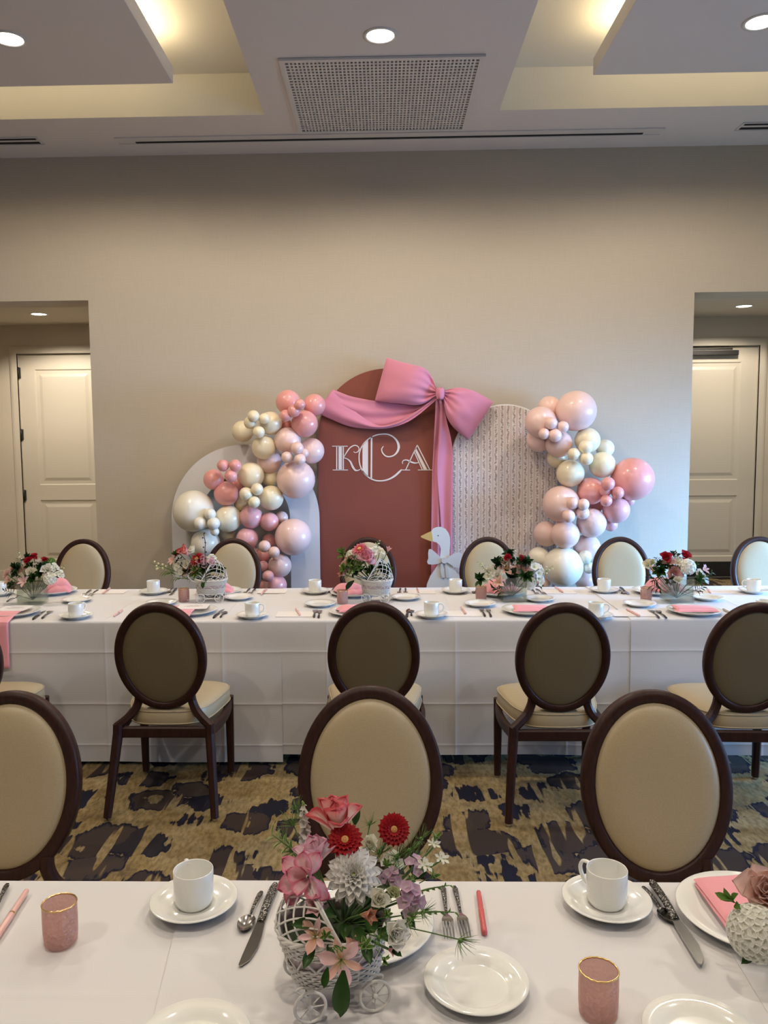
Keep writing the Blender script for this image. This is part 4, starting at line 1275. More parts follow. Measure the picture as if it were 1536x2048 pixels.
# ------------------------------------------------------------------ near table
cup_and_saucer(388, 1797, NZ, 118, 'on the near table between the rose votive and the bouquet', True)
cup_and_saucer(1213, 1796, NZ, 128, 'on the near table beside the crossed knife and spoon', True)
for o_ in list(COL.objects):
    pass
votive(122, 1883, NZ, 'on the near table beside the pale pen')
votive(1196, 2028, NZ, 'on the near table beside the bread plate')
plate('bread_plate', 952, 1958, NZ, 'in full view beside the wicker carriage', 1.0)
plate('bread_plate', 386, 2078, NZ, 'cut by the bottom edge below the first cup', 1.0)
plate('bread_plate', 1406, 2069, NZ, 'cut by the bottom edge below the crossed cutlery', 1.0)
_, pr = plate('dinner_plate', 1504, 1822, NZ, 'of the near table holding a pink folded napkin')
plate('dinner_plate', 722, 1842, NZ, 'of the near table hidden behind the gerbera bouquet')
lay('table_knife', (551, 1773), (485, 1941), NZ, 'steel knife with hammered handle beside the wicker carriage', 'near cutlery')
lay('teaspoon', (523, 1787), (484, 1868), NZ, 'small teaspoon beside the knife at the wicker carriage', 'near cutlery')
lay('fork', (886, 1776), (899, 1879), NZ, 'fork closest to the bouquet, half under its trailing greens', 'near cutlery')
lay('fork', (909, 1776), (932, 1876), NZ, 'fork closest to the coral pen', 'near cutlery')
lay('teaspoon', (1286, 1777), (1346, 1851), NZ, 'small teaspoon crossing under a knife by the pink napkin plate', 'near cutlery')
kn_ = lay('table_knife', (1303, 1768), (1411, 1936), NZ + .006, 'steel knife with hammered handle by the pink napkin plate', 'near cutlery')
lay('fork', (15, 1771), (-30, 1872), NZ, 'fork whose hammered handle end enters beside the pale pen', 'near cutlery')
pen((54, 1786), (-14, 1892), NZ, 'pale pink pen lying by the rose votive', 'blush')
pen((957, 1789), (971, 1886), NZ, 'translucent coral pen lying above the bread plate', 'coral')
def near_napkin():
    z = NZ + .022
    t = thing('folded_napkin', 'pink linen napkin folded on the near dinner plate', 'napkin', (pr.x, pr.y, z), group='pink napkins')
    def W(x, y, zz): p = onz(1330 + x / 7.457, 1720 + y / 7.457, zz); return (p.x, p.y)
    slab([W(430, 345, z), W(960, 1075, z), W(1500, 900, z), W(1450, 185, z)], z, z + .006, 'folded_layer', 'pink_napkin_linen', t, .002)
    slab([W(425, 240, z + .012), W(905, 868, z + .012), W(1560, 760, z + .012), W(1500, 168, z + .012)], z + .006, z + .013, 'folded_layer', 'pink_napkin_linen', t, .003)
near_napkin()

# ------------------------------------------------------------------ long table: covers of the near side and of the far side
def F(px, py, h=0.0): return onz(px, py, FZ + h)
for (px, py, ang, where) in (
    (152, 1229, 60, 'before the vase nearest the hinged door, at the near edge'),
    (505, 1228, -8, 'at the near edge between the two chairs before the arch'),
    (863, 1227, -12, 'at the near edge below the goose'),
    (1192, 1228, -15, 'at the near edge peeking over a chair back'),
    (1528, 1224, 70, 'at the near edge by the last chair back'),
    (0, 1184, 150, 'at the far edge at the outermost vase'),
    (307, 1181, 140, 'at the far edge before the bare wall'),
    (630, 1180, 90, 'at the far edge before the white arch band'),
    (911, 1179, 90, 'at the far edge before the goose'),
    (1208, 1178, 110, 'at the far edge before the chair by the ivory balloon'),
    (1507, 1179, 172, 'at the far edge before the door with the closer')):
    cup_and_saucer(px, py, FZf(px), ang, where, False)
for (px, py, where) in (
    (154, 1197, 'behind the cup nearest the hinged door'), (322, 1203, 'behind the chair top by the first votive'), (477, 1192, 'beyond the cup by the wicker carriage with the twig'),
    (640, 1205, 'above the two forks before the white arch band'), (811, 1192, 'before the goose beside the latticed carriage'), (960, 1205, 'above the two forks below the goose'),
    (1078, 1195, 'beside the vase nearest the goose'), (1279, 1205, 'above the card with the loose cloth edge'), (1414, 1193, 'beside the vase with two red roses')):
    plate('bread_plate', px, py, FZf(px), where)
DP = [(29, 1222, 'by the hanging napkin and the vase at the hinged door'), (384, 1219, 'below the carriage with the twig, its napkin hanging over'), (708, 1221, 'below the latticed carriage behind a chair back'),
      (1055, 1218, 'below the vase nearest the goose'), (1388, 1219, 'below the vase with two red roses'),
      (108, 1180, 'on the far side behind the vase at the hinged door'), (438, 1181, 'on the far side behind the carriage with the twig'), (706, 1184, 'on the far side behind the latticed carriage'),
      (1000, 1183, 'on the far side behind the vase nearest the goose'), (1312, 1180, 'on the far side behind the vase with two red roses')]
DPP = [plate('dinner_plate', px, py, FZf(px), w)[1] for (px, py, w) in DP]
def far_napkin(p, w, d, rot, where, hang=0.0, card=False, wedge=0.0, height=.03):
    FZ = FZx(p.x); z = FZ + .022
    t = thing('folded_napkin', 'pink linen napkin ' + where, 'napkin', (p.x, p.y, z), group='pink napkins')
    ca, sa = math.cos(R_(rot)), math.sin(R_(rot))
    def q(x, y): return (p.x + x * ca - y * sa, p.y + x * sa + y * ca)
    if hang:
        y0 = FY0 - .016; r = []
        path = [(p.y + .06, z + .003), (p.y - .05, z + .003), (p.y - .10, z + .001), (y0 + .01, FZ + .003), (y0 - .004, FZ - .006), (y0 - .010, FZ - .05), (y0 - .014, FZ - hang)]
        P_ = smooth_path([(0, a, b) for a, b in path], 36)
        g = G()
        g.surf(lambda u, v_: Vector((p.x + (v_ - .5) * w, P_[int(round(u * 36))].y - .003 * math.sin(v_ * 7 + u * 3), P_[int(round(u * 36))].z)), 36, 12)
        o = obj('hanging_fold', g, 'pink_napkin_linen', t); o.data.transform(Matrix.Translation(-t.location))
        s = o.modifiers.new('thickness', 'SOLIDIFY'); s.thickness = .003; s.offset = 1
    else:
        if height < .03:
            slab([q(-w / 2, -d / 2), q(w / 2, -d / 2 + wedge), q(w / 2 * .82, d / 2), q(-w / 2 * .9, d / 2)], z - .002, z + height * .4, 'folded_layer', 'pink_napkin_linen', t, height * .3)
            slab([q(-w / 2 * .9, -d / 2 * .5), q(w / 2 * .92, -d / 2 * .75 + wedge), q(w / 2 * .75, d / 2 * .95), q(-w / 2, d / 2 * .9)], z + height * .38, z + height * .7, 'folded_layer', 'pink_napkin_linen', t, height * .3)
        else:
            # soft roll folded over, higher at one end, with a tucked lip
            for (k, hh, x0, x1, off) in ((0, 1.0, -.5, .5, 0.0), (1, .5, -.30, .52, -.028)):
                def fn(u, v_):
                    x = lerp(x0, x1, u) * w
                    H_ = height * hh * (.62 + .38 * math.sin(u * 2.2 + .5)) * (1 - .9 * abs(2 * u - 1) ** 6)
                    a = PI * v_
                    y = -math.cos(a) * d / 2 * (1 - .25 * u) + off
                    zz = z - .003 + H_ * math.sin(a) ** .7 + .002 * math.sin(u * 17 + v_ * 5)
                    xx, yy = q(x + .01 * math.sin(a * 2), y)
                    return Vector((xx, yy, zz))
                g = G(); g.surf(fn, 22, 16)
                o = obj('folded_layer', g, 'pink_napkin_linen', t); o.data.transform(Matrix.Translation(-t.location))
    return t
far_napkin(Vector((onz(18, 1250, .74).x - .07, DPP[0].y, 0)), .14, .1, 0, 'hanging over the table edge by the hinged door vase', hang=.235)
far_napkin(DPP[1] + Vector((-.062, 0, 0)), .17, .1, 0, 'hanging over the table edge behind a chair top', hang=.075)
far_napkin(DPP[2], .17, .10, 4, 'on the plate below the latticed carriage')
far_napkin(DPP[3] + Vector((.02, -.02, 0)), .20, .13, -6, 'on the plate below the vase nearest the goose', wedge=.03, height=.016)
far_napkin(DPP[4] + Vector((.0, -.02, 0)), .22, .13, -8, 'on the plate below the vase with two red roses', wedge=.03, height=.016)
far_napkin(DPP[5] + Vector((.03, -.01, 0)), .16, .13, 6, 'on the far plate behind the vase at the hinged door', height=.075)
far_napkin(DPP[6], .17, .12, 0, 'on the far plate behind the carriage with the twig', height=.05)
far_napkin(DPP[7] + Vector((-.02, 0, 0)), .17, .13, 8, 'on the far plate behind the latticed carriage', height=.052)
far_napkin(DPP[8], .18, .13, 0, 'on the far plate behind the vase nearest the goose', height=.07)
far_napkin(DPP[9] + Vector((.05, 0, 0)), .20, .13, -8, 'on the far plate behind the vase with two red roses', height=.075)
# printed menu lying on two of the plates
def menu(p, w, d, rot, where):
    t = thing('menu_card', 'white printed menu card ' + where, 'card', (p.x, p.y, FZx(p.x) + .0275), R_(rot), 'menu cards on plates')
    g = G(); g.box(-w / 2, w / 2, -d / 2, d / 2, 0, .0012); obj('card', g, 'card_paper', t)
    for k, (a, y) in enumerate(((.5, .035), (.3, .022), (.62, .006), (.4, -.008))):
        g = G(); g.box(-w * a / 2, w * a / 2, y - .0018, y + .0018, .0012, .0016); obj('print_line', g, 'printed_ink', t)
menu(DPP[1] + Vector((.0, .03, 0)), .16, .13, 3, 'on the plate below the carriage with the twig')
menu(DPP[0] + Vector((-.01, .02, 0)), .15, .13, 0, 'on the plate by the hanging napkin')
# game cards with pens
def card(px, py, w, d, rot, pen_a, pen_b, where):
    FZ = FZf(px); p = onz(px, py, FZ)
    t = thing('paper_card', 'flat white paper card ' + where, 'card', (p.x, p.y, FZ), R_(rot), 'paper cards of the long table')
    g = G(); g.box(-w / 2, w / 2, -d / 2, d / 2, 0, .003); obj('card', g, 'card_paper', t)
    if pen_a: pen(pen_a, pen_b, FZ + .003, 'pink pen on the paper card ' + where, 'blush', 'pens of the long table')
card(590, 1229, .19, .125, 0, (592, 1219), (601, 1233), 'beside the two forks before the white arch band')
card(925, 1228, .19, .125, 0, (922, 1216), (933, 1231), 'beside the two forks below the goose')
card(1263, 1227, .21, .15, -2, (1253, 1220), (1280, 1234), 'by the loose cloth edge')
card(222, 1184, .19, .12, 0, (206, 1188), (220, 1178), 'before the chair by the hinged door')
card(545, 1183, .17, .12, 0, (522, 1190), (534, 1179), 'before the chair by the arch')
card(842, 1184, .17, .12, 0, (837, 1186), (834, 1178), 'before the red board beside the goose')
card(1118, 1184, .18, .12, 0, (1110, 1176), (1128, 1187), 'under the big ivory balloon')
card(1430, 1184, .20, .12, 0, (1414, 1179), (1422, 1188), 'before the door with the closer')
pen((228, 1234), (245, 1222), FZf(236), 'pink pen lying alone on the cloth behind a chair top', 'blush', 'pens of the long table')
for (hx, hy, tx, ty, kind, where) in (
    (628, 1236, 632, 1213, 'fork', 'outer of the pair before the white arch band'), (637, 1237, 642, 1213, 'fork', 'inner of the pair before the white arch band'),
    (970, 1234, 958, 1211, 'fork', 'outer of the pair below the goose'), (982, 1235, 972, 1211, 'fork', 'inner of the pair below the goose'),
    (1318, 1237, 1290, 1213, 'fork', 'outer of the pair by the loose cloth edge'), (1333, 1238, 1302, 1213, 'fork', 'inner of the pair by the loose cloth edge'),
    (66, 1240, 94, 1219, 'table_knife', 'before the vase at the hinged door'), (84, 1238, 108, 1219, 'fork', 'beside a knife before the vase at the hinged door'),
    (427, 1237, 449, 1217, 'table_knife', 'beside the plate with the hanging napkin'), (441, 1236, 458, 1217, 'teaspoon', 'beside the plate with the hanging napkin'),
    (813, 1236, 818, 1214, 'table_knife', 'beside the plate below the latticed carriage'), (823, 1233, 822, 1215, 'teaspoon', 'beside the plate below the latticed carriage'),
    (1478, 1236, 1452, 1222, 'table_knife', 'beside the plate below two red roses'), (1486, 1234, 1458, 1216, 'teaspoon', 'beside the plate below two red roses'),
    (182, 1181, 172, 1188, 'fork', 'outer of the far pair at the hinged door'), (196, 1181, 184, 1189, 'fork', 'inner of the far pair at the hinged door'),
    (500, 1178, 492, 1186, 'fork', 'outer of the far pair before the arch'), (511, 1179, 502, 1187, 'fork', 'inner of the far pair before the arch'),
    (801, 1178, 799, 1186, 'fork', 'outer of the far pair before the red board'), (811, 1178, 811, 1186, 'fork', 'inner of the far pair before the red board'),
    (1062, 1179, 1072, 1188, 'fork', 'outer of the far pair at the vase nearest the goose'), (1072, 1179, 1086, 1188, 'fork', 'inner of the far pair at the vase nearest the goose'),
    (1406, 1185, 1384, 1183, 'fork', 'of the far cover behind two red roses'),
    (353, 1178, 338, 1194, 'table_knife', 'of the far cover by the first votive'), (345, 1178, 335, 1188, 'teaspoon', 'of the far cover by the first votive'),
    (675, 1178, 662, 1196, 'table_knife', 'of the far cover by the second votive'), (668, 1178, 659, 1187, 'teaspoon', 'of the far cover by the second votive'),
    (955, 1179, 946, 1188, 'teaspoon', 'of the far cover by the third votive'),
    (1240, 1176, 1264, 1194, 'table_knife', 'of the far cover by the fourth votive'), (1236, 1180, 1248, 1188, 'teaspoon', 'of the far cover by the fourth votive'),
    (14, 1204, 38, 1192, 'fork', 'lying loose beside the vase at the hinged door')):
    lay(kind, (hx, hy), (tx, ty), FZf(hx), 'steel %s %s' % (kind.replace('table_', ''), where), 'cutlery of the long table', real=1.0 if kind != 'table_knife' else .95)
votive(368, 1203, FZf(368), 'beside the carriage with the twig')
votive(685, 1207, FZf(685), 'beside the latticed carriage')
votive(962, 1199, FZf(962), 'beside the vase nearest the goose')
votive(1292, 1201, FZf(1292), 'beside the vase with two red roses')

# ================================================================== WICKER CARRIAGES
mat('white_wicker', (0.70, 0.68, 0.64), 0.5)
mat('liner_cloth', (0.55, 0.45, 0.47), 0.85)
mat('floral_foam', (0.03, 0.05, 0.02), 0.9)
def superell(a, e=.75):
    ca, sa = math.cos(a), math.sin(a)
    return math.copysign(abs(ca) ** e, ca), math.copysign(abs(sa) ** e, sa)
def carriage_meshes(PM_=61, x0=-.046, Rl=.142, Rh=.135):
    Z0, Z1 = .046, .124
    def body(t, a, off=0.0):              # t 0 bottom .. 1 rim, a round angle; hood end at +x
        x, y = superell(a)
        hl = lerp(.070, .090, t ** .8) + off; hw = lerp(.046, .062, t ** .8) + off
        return Vector((x * hl + .004 * t, y * hw, lerp(Z0, Z1, t) + .010 * t * (x * x) * (1 if x < 0 else .3)))
    P = []
    ts = [.03 + .06 * k for k in range(7)] + [.68 + .058 * k for k in range(6)]      # two woven bands with an open band between
    for r, t in enumerate(ts):
        g = G()
        g.tube([body(t, 2 * PI * k / 96, .0016 * math.sin(k * PI / 2 + (r % 2) * PI)) for k in range(96)], .0020, 6, closed=True)
        P.append(('woven_strand', g.mesh('woven_strand', 'white_wicker')))
    for k in range(24):
        a = 2 * PI * k / 24
        for (t0, t1, s_) in ((0, .42, 0), (.64, 1, 0)):
            g = G(); g.tube([body(lerp(t0, t1, t / 4), a) for t in range(5)], .0018, 5)
            P.append(('stake', g.mesh('stake', 'white_wicker')))
        g = G(); g.tube([body(lerp(.40, .67, t / 3), a + (1 if k % 2 else -1) * .13 * (2 * t / 3 - 1)) for t in range(4)], .0017, 5)
        P.append(('crossing_rod', g.mesh('crossing_rod', 'white_wicker')))
    g = G(); g.surf(lambda u, w: body(u, 2 * PI * w, -.0035), 6, 40, closed_v=True)
    g.surf(lambda u, w: body(0, 2 * PI * w, -.0035) * 1.0 if u > .5 else Vector((.002, 0, Z0)), 1, 40, closed_v=True)
    P.append(('liner', g.mesh('liner', 'liner_cloth')))
    g = G(); g.surf(lambda u, w: Vector((body(.8, 2 * PI * w, -.005).x * u, body(.8, 2 * PI * w, -.005).y * u, Z1 - .012 + .012 * (1 - u * u))), 5, 32, closed_v=True)
    P.append(('moss_filling', g.mesh('moss_filling', 'floral_foam')))
    for ph in (0, PI):                    # braided rim
        g = G(); g.tube([body(1, 2 * PI * k / 120) + Vector((0, 0, .0028 * math.sin(k * PI / 5 + ph))) + .0022 * math.cos(k * PI / 5 + ph) * Vector((math.cos(2 * PI * k / 120), math.sin(2 * PI * k / 120), 0)) for k in range(120)], .0030, 6, closed=True)
        P.append(('rim_braid', g.mesh('rim_braid', 'white_wicker')))
    for ph in (0, PI):
        g = G(); g.tube([body(0, 2 * PI * k / 120) + Vector((0, 0, .0022 * math.sin(k * PI / 5 + ph))) for k in range(120)], .0026, 6, closed=True)
        P.append(('base_braid', g.mesh('base_braid', 'white_wicker')))
    # hood: hoops turning about the rim, crossed by a diamond lattice
    zr, Wd = Z1 + .002, .064
    def hood(p, f):                       # p pitch (0 rear rim .. 100 deg front hoop), f across 0..pi
        p = R_(p); e = .9
        s = abs(math.sin(f)) ** e
        return Vector((x0 + Rl * math.cos(p) * s, Wd * math.copysign(abs(math.cos(f)) ** .85, math.cos(f)), zr + Rh * math.sin(p) * s))
    for (p, r) in ((PM_ + 1, .0025), (PM_ - 2, .0022), (3, .0020)):
        g = G(); g.tube([hood(p, PI * k / 40) for k in range(41)], r, 6)
        P.append(('hood_hoop', g.mesh('hood_hoop', 'white_wicker')))
    for s_ in (1, -1):
        for k in range(9):
            f0 = PI * (k + .5) / 9
            pts = []
            for i in range(17):
                t = i / 16
                f = f0 + s_ * t * 1.15
                if 0.03 < f < PI - .03: pts.append(hood(lerp(3, PM_, t), f))
            if len(pts) > 3:
                g = G(); g.tube(pts, .0017, 5)
                P.append(('hood_lattice_rod', g.mesh('hood_lattice_rod', 'white_wicker')))
    # push handle at the open end
    for s_ in (1, -1):
        g = G(); g.tube(smooth_path([(-.080, s_ * .038, .118), (-.100, s_ * .040, .128), (-.118, s_ * .036, .146), (-.122, s_ * .02, .152)], 12), .0024, 6)
        P.append(('handle_arm', g.mesh('handle_arm', 'white_wicker')))
    g = G(); g.tube(smooth_path([(-.122, .02, .152), (-.124, 0, .154), (-.122, -.02, .152)], 8), .0026, 6)
    P.append(('handle_bar', g.mesh('handle_bar', 'white_wicker')))
    # undercarriage: curled springs, axles
    for s_ in (1, -1):
        g = G(); g.tube(smooth_path([(-.052, s_ * .036, .028), (-.070, s_ * .036, .044), (-.040, s_ * .036, .048), (0, s_ * .036, .034), (.040, s_ * .036, .048), (.070, s_ * .036, .044), (.052, s_ * .036, .028)], 36), .0022, 6)
        P.append(('spring', g.mesh('spring', 'white_wicker')))
    for x in (-.052, .052):
        g = G(); g.tube([(x, -.055, .027), (x, .055, .027)], .002, 6)
        P.append(('axle', g.mesh('axle', 'white_wicker')))
    W_ = []
    g = G(); g.tube([(.0245 * math.cos(2 * PI * k / 28), 0, .0245 * math.sin(2 * PI * k / 28)) for k in range(28)], .0026, 6, closed=True)
    W_.append(('wheel', g.mesh('wheel_rim', 'white_wicker')))
    g = G(); g.tube([(0, 0, .004), (0, 0, .0235)], .0012, 5); sp = g.mesh('spoke', 'white_wicker')
    g = G(); g.ball((0, 0, 0), .0048, 10, 6); hb = g.mesh('hub', 'white_wicker')
    return P, W_[0][1], sp, hb
CAR = {61: carriage_meshes(61), 32: carriage_meshes(66, .004, .092, .078)}      # tall hood, low hood
def carriage(loc, rot, label, scale=1.0, hood=61):
    P, rim, sp, hb = CAR[hood]
    t = thing('wicker_carriage', label, 'carriage', loc, R_(rot), 'white wicker baby carriages')
    t.scale = (scale,) * 3
    for (n, me) in P:
        link(bpy.data.objects.new(n, me), t)
    for x in (-.052, .052):
        for y in (-.056, .056):
            w = link(bpy.data.objects.new('wheel', rim), t); w.location = (x, y, .0272)
            link(bpy.data.objects.new('hub', hb), w)
            for k in range(8):
                s_ = link(bpy.data.objects.new('spoke', sp), w); s_.rotation_euler = (0, k * PI / 4, 0)
    return t

# ================================================================== FLOWERS
def petalmat(name, stops, edge=None, stripe=None, rough=.55, ew=.16, sss=.0):
    """colour along the petal (u), optional edge colour and lengthwise streaks"""
    m, nt, b = nodes_of(name)
    L = nt.links.new
    uv = N(nt, 'ShaderNodeUVMap'); sx = N(nt, 'ShaderNodeSeparateXYZ'); L(uv.outputs[0], sx.inputs[0])
    r = ramp(nt, stops); L(sx.outputs['X'], r.inputs['Fac'])
    col = r.outputs['Color']
    if stripe:
        mp = N(nt, 'ShaderNodeMapping'); mp.inputs['Scale'].default_value = (1.6, stripe[1], 1); L(uv.outputs[0], mp.inputs['Vector'])
        no = N(nt, 'ShaderNodeTexNoise', Scale=1.0, Detail=3.0); L(mp.outputs[0], no.inputs['Vector'])
        rr = ramp(nt, [(stripe[2], (0, 0, 0)), (stripe[2] + .12, (1, 1, 1))]); L(no.outputs['Fac'], rr.inputs['Fac'])
        mx = N(nt, 'ShaderNodeMix', data_type='RGBA'); L(rr.outputs['Color'], mx.inputs['Factor']); L(col, mx.inputs['A']); mx.inputs['B'].default_value = (*stripe[0], 1)
        col = mx.outputs['Result']
    if edge:
        d = N(nt, 'ShaderNodeMath', operation='SUBTRACT'); L(sx.outputs['Y'], d.inputs[0]); d.inputs[1].default_value = .5
        ab = N(nt, 'ShaderNodeMath', operation='ABSOLUTE'); L(d.outputs[0], ab.inputs[0])
        rr = ramp(nt, [(.5 - ew, (0, 0, 0)), (.5 - ew * .4, (1, 1, 1))]); L(ab.outputs[0], rr.inputs['Fac'])
        mx = N(nt, 'ShaderNodeMix', data_type='RGBA'); L(rr.outputs['Color'], mx.inputs['Factor']); L(col, mx.inputs['A']); mx.inputs['B'].default_value = (*edge, 1)
        col = mx.outputs['Result']
    L(col, b.inputs['Base Color'])
    b.inputs['Roughness'].default_value = rough
    b.inputs['Specular IOR Level'].default_value = .3
    tr = N(nt, 'ShaderNodeBsdfTranslucent'); L(col, tr.inputs['Color'])
    ms = N(nt, 'ShaderNodeMixShader'); ms.inputs[0].default_value = .40 if sss >= 0 else .12
    L(b.outputs[0], ms.inputs[1]); L(tr.outputs[0], ms.inputs[2]); L(ms.outputs[0], nt.nodes['Material Output'].inputs['Surface'])
    return name
petalmat('crimson_petal', [(0, (.36, .008, .014)), (1, (.42, .014, .022))])
petalmat('pink_gerbera_petal', [(0, (.50, .02, .04)), (.45, (.60, .08, .12)), (1, (.75, .38, .42))])
petalmat('white_mum_petal', [(0, (.66, .70, .46)), (.25, (.88, .87, .82)), (1, (.90, .88, .86))])
petalmat('striped_tulip_petal', [(0, (.80, .58, .50)), (.6, (.84, .62, .56)), (.85, (.76, .26, .26)), (1, (.70, .10, .12))], edge=(.70, .12, .14), ew=.13, stripe=((.72, .14, .16), 5.0, .55))
petalmat('pink_tulip_petal', [(0, (.86, .62, .62)), (.6, (.86, .60, .63)), (.85, (.78, .32, .40)), (1, (.70, .16, .28))], edge=(.74, .24, .34), ew=.14, stripe=((.74, .26, .34), 4.0, .56))
petalmat('pale_tulip_petal', [(0, (.80, .60, .64)), (.5, (.88, .78, .78)), (.85, (.84, .58, .66)), (1, (.72, .30, .44))], edge=(.80, .46, .58), ew=.12, stripe=((.80, .52, .62), 4.0, .60))
petalmat('peach_alstroemeria_petal', [(0, (.60, .40, .12)), (.35, (.76, .46, .34)), (1, (.80, .46, .40))], edge=(.84, .60, .54), stripe=((.28, .05, .03), 9.0, .64))
petalmat('pink_alstroemeria_petal', [(0, (.66, .46, .26)), (.3, (.82, .56, .54)), (1, (.82, .50, .52))], stripe=((.86, .68, .66), 4.0, .55))
petalmat('orange_bud_petal', [(0, (.35, .36, .12)), (.4, (.60, .28, .14)), (1, (.55, .20, .14))], edge=(.66, .42, .34))
petalmat('cream_rose_petal', [(0, (.64, .66, .40)), (.5, (.86, .82, .66)), (1, (.88, .85, .74))])
petalmat('white_rose_petal', [(0, (.66, .68, .46)), (.5, (.87, .85, .78)), (1, (.90, .88, .84))])
petalmat('green_bud_petal', [(0, (.35, .42, .14)), (.5, (.62, .64, .36)), (1, (.70, .70, .48))])
petalmat('blush_rose_petal', [(0, (.78, .54, .44)), (.5, (.82, .56, .48)), (1, (.84, .62, .55))])
petalmat('pink_rose_petal', [(0, (.76, .44, .40)), (.5, (.82, .46, .43)), (1, (.84, .54, .51))])
petalmat('dusty_rose_petal', [(0, (.74, .48, .41)), (.5, (.78, .52, .46)), (1, (.80, .58, .52))])
petalmat('red_rose_petal', [(0, (.30, .006, .014)), (1, (.44, .016, .030))])
petalmat('lilac_petal', [(0, (.70, .66, .60)), (.4, (.56, .36, .48)), (1, (.60, .42, .54))])
petalmat('white_floret_petal', [(0, (.55, .60, .28)), (.35, (.84, .84, .72)), (1, (.88, .87, .82))])
petalmat('hydrangea_petal', [(0, (.74, .76, .56)), (.2, (.88, .87, .80)), (1, (.91, .90, .85))])
petalmat('dusk_white_petal', [(0, (.60, .58, .50)), (1, (.66, .62, .62))])
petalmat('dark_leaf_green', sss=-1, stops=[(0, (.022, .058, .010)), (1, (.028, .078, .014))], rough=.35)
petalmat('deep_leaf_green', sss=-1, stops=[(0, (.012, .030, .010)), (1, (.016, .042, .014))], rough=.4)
petalmat('variegated_leaf', [(0, (.10, .20, .035)), (1, (.075, .17, .03))], edge=(.42, .46, .20), ew=.2)
petalmat('light_leaf_green', [(0, (.12, .22, .04)), (1, (.14, .26, .05))])
mat('hydrangea_heart', (.74, .75, .58), .8); mat('stem_green', (.07, .14, .03), .5); mat('feathery_green', (.10, .20, .035), .6); mat('twig_brown', (.06, .035, .02), .7)
mat('gerbera_eye_yellow', (.58, .33, .10), .7); mat('gerbera_ring_red', (.66, .26, .14), .7); mat('mum_heart_green', (.52, .60, .22), .7); mat('bud_green', (.20, .30, .07), .6); mat('pale_berry', (.62, .62, .36), .5)

def petal_g(L=1.0, W=.4, cup=.2, curl=.1, tip=.35, ruff=0.0, nu=7, nv=6, base=.18, seed=0.0):
    """petal along +x, face up +z; tip: how pointed"""
    g = G()
    def fn(u, w):
        s = 2 * w - 1
        sh = (base + (1 - base) * math.sin(min(1, u / (1 - tip * .55)) * PI / 2)) if u < (1 - tip * .55) else max(0.0, math.cos((u - (1 - tip * .55)) / (tip * .55) * PI / 2)) ** .55
        sh = max(sh, .02)
        x = L * u * (1 - .06 * s * s * u); y = W / 2 * sh * s
        z = cup * W * s * s * sh + curl * L * u * u
        z += ruff * W * u * u * math.sin(s * 9 + seed * 5 + u * 3) * abs(s) ** .5
        if ruff: x += ruff * .5 * L * u ** 4 * math.sin(s * 13 + seed * 3)
        return Vector((x, y, z))
    g.surf(fn, nu, nv)
    return g
def RZ(a): return Matrix.Rotation(a, 4, 'Z')
def RY(a): return Matrix.Rotation(a, 4, 'Y')
def TR(x, y, z): return Matrix.Translation((x, y, z))
def SC(k): return Matrix.Scale(k, 4)
PK = {}
def pk(key, **kw):
    if key not in PK: PK[key] = petal_g(**kw)
    return PK[key]
def gerbera(m, lo=False, eye='gerbera_eye_yellow'):
    out = []; q = dict(nu=3, nv=2) if lo else dict(nu=5, nv=4)
    for (n, L, el, zz, W) in (((14, 1, 6, 0, .30), (12, .8, 20, .05, .28)) if lo else ((18, 1, 4, 0, .34), (18, .93, 14, .04, .33), (17, .68, 26, .08, .25), (15, .48, 40, .10, .16))):
        p = pk(('ger', lo, L), L=L, W=W, cup=.15, curl=-.05, tip=.25, **q)
        for k in range(n):
            a = 2 * PI * (k + (.5 if L < 1 else 0)) / n
            out.append(('petal', ('ger', lo, L), p, RZ(a) @ TR(.08, 0, zz) @ RY(-R_(el)), m))
    d = G(); d.ball((0, 0, .16), .24, 12, 6, sc=(1, 1, .45)); out.append(('disc', ('gd',), d, Matrix(), eye))
    if not lo:
        r = G()
        for k in range(26):
            a = 2 * PI * k / 26; r.ball((.27 * math.cos(a), .27 * math.sin(a), .17), .045, 5, 4)
        out.append(('stamen_ring', ('gr',), r, Matrix(), 'gerbera_ring_red'))
        e = G()
        for k in range(8):
            a = 2 * PI * k / 8; e.ball((.08 * math.cos(a), .08 * math.sin(a), .255), .035, 5, 4)
        out.append(('disc_florets', ('ge',), e, Matrix(), 'gerbera_ring_red'))
    return out
def mum(m, lo=False):
    out = []; q = dict(nu=3, nv=2) if lo else dict(nu=6, nv=4)
    for i, (n, L, el, W) in enumerate(((12, 1, 2, .34), (12, .82, 24, .30), (9, .55, 52, .24)) if lo else ((13, 1.02, -6, .34), (14, .98, 8, .33), (14, .88, 22, .30), (13, .76, 36, .26), (12, .62, 50, .22), (10, .46, 64, .17), (8, .32, 76, .13))):
        p = pk(('mum', lo, L), L=L, W=W, cup=.42, curl=.10 - .02 * i, tip=.55, **q)
        for k in range(n):
            out.append(('petal', ('mum', lo, L), p, RZ(2 * PI * (k + .5 * (i % 2)) / n + .13 * i) @ TR(.06, 0, .03 * i) @ RY(-R_(el + (k * 7 % 5) * 1.6)), m))
    d = G(); d.ball((0, 0, .2), .11, 10, 6); out.append(('heart', ('mh',), d, Matrix(), 'mum_heart_green'))
    return out
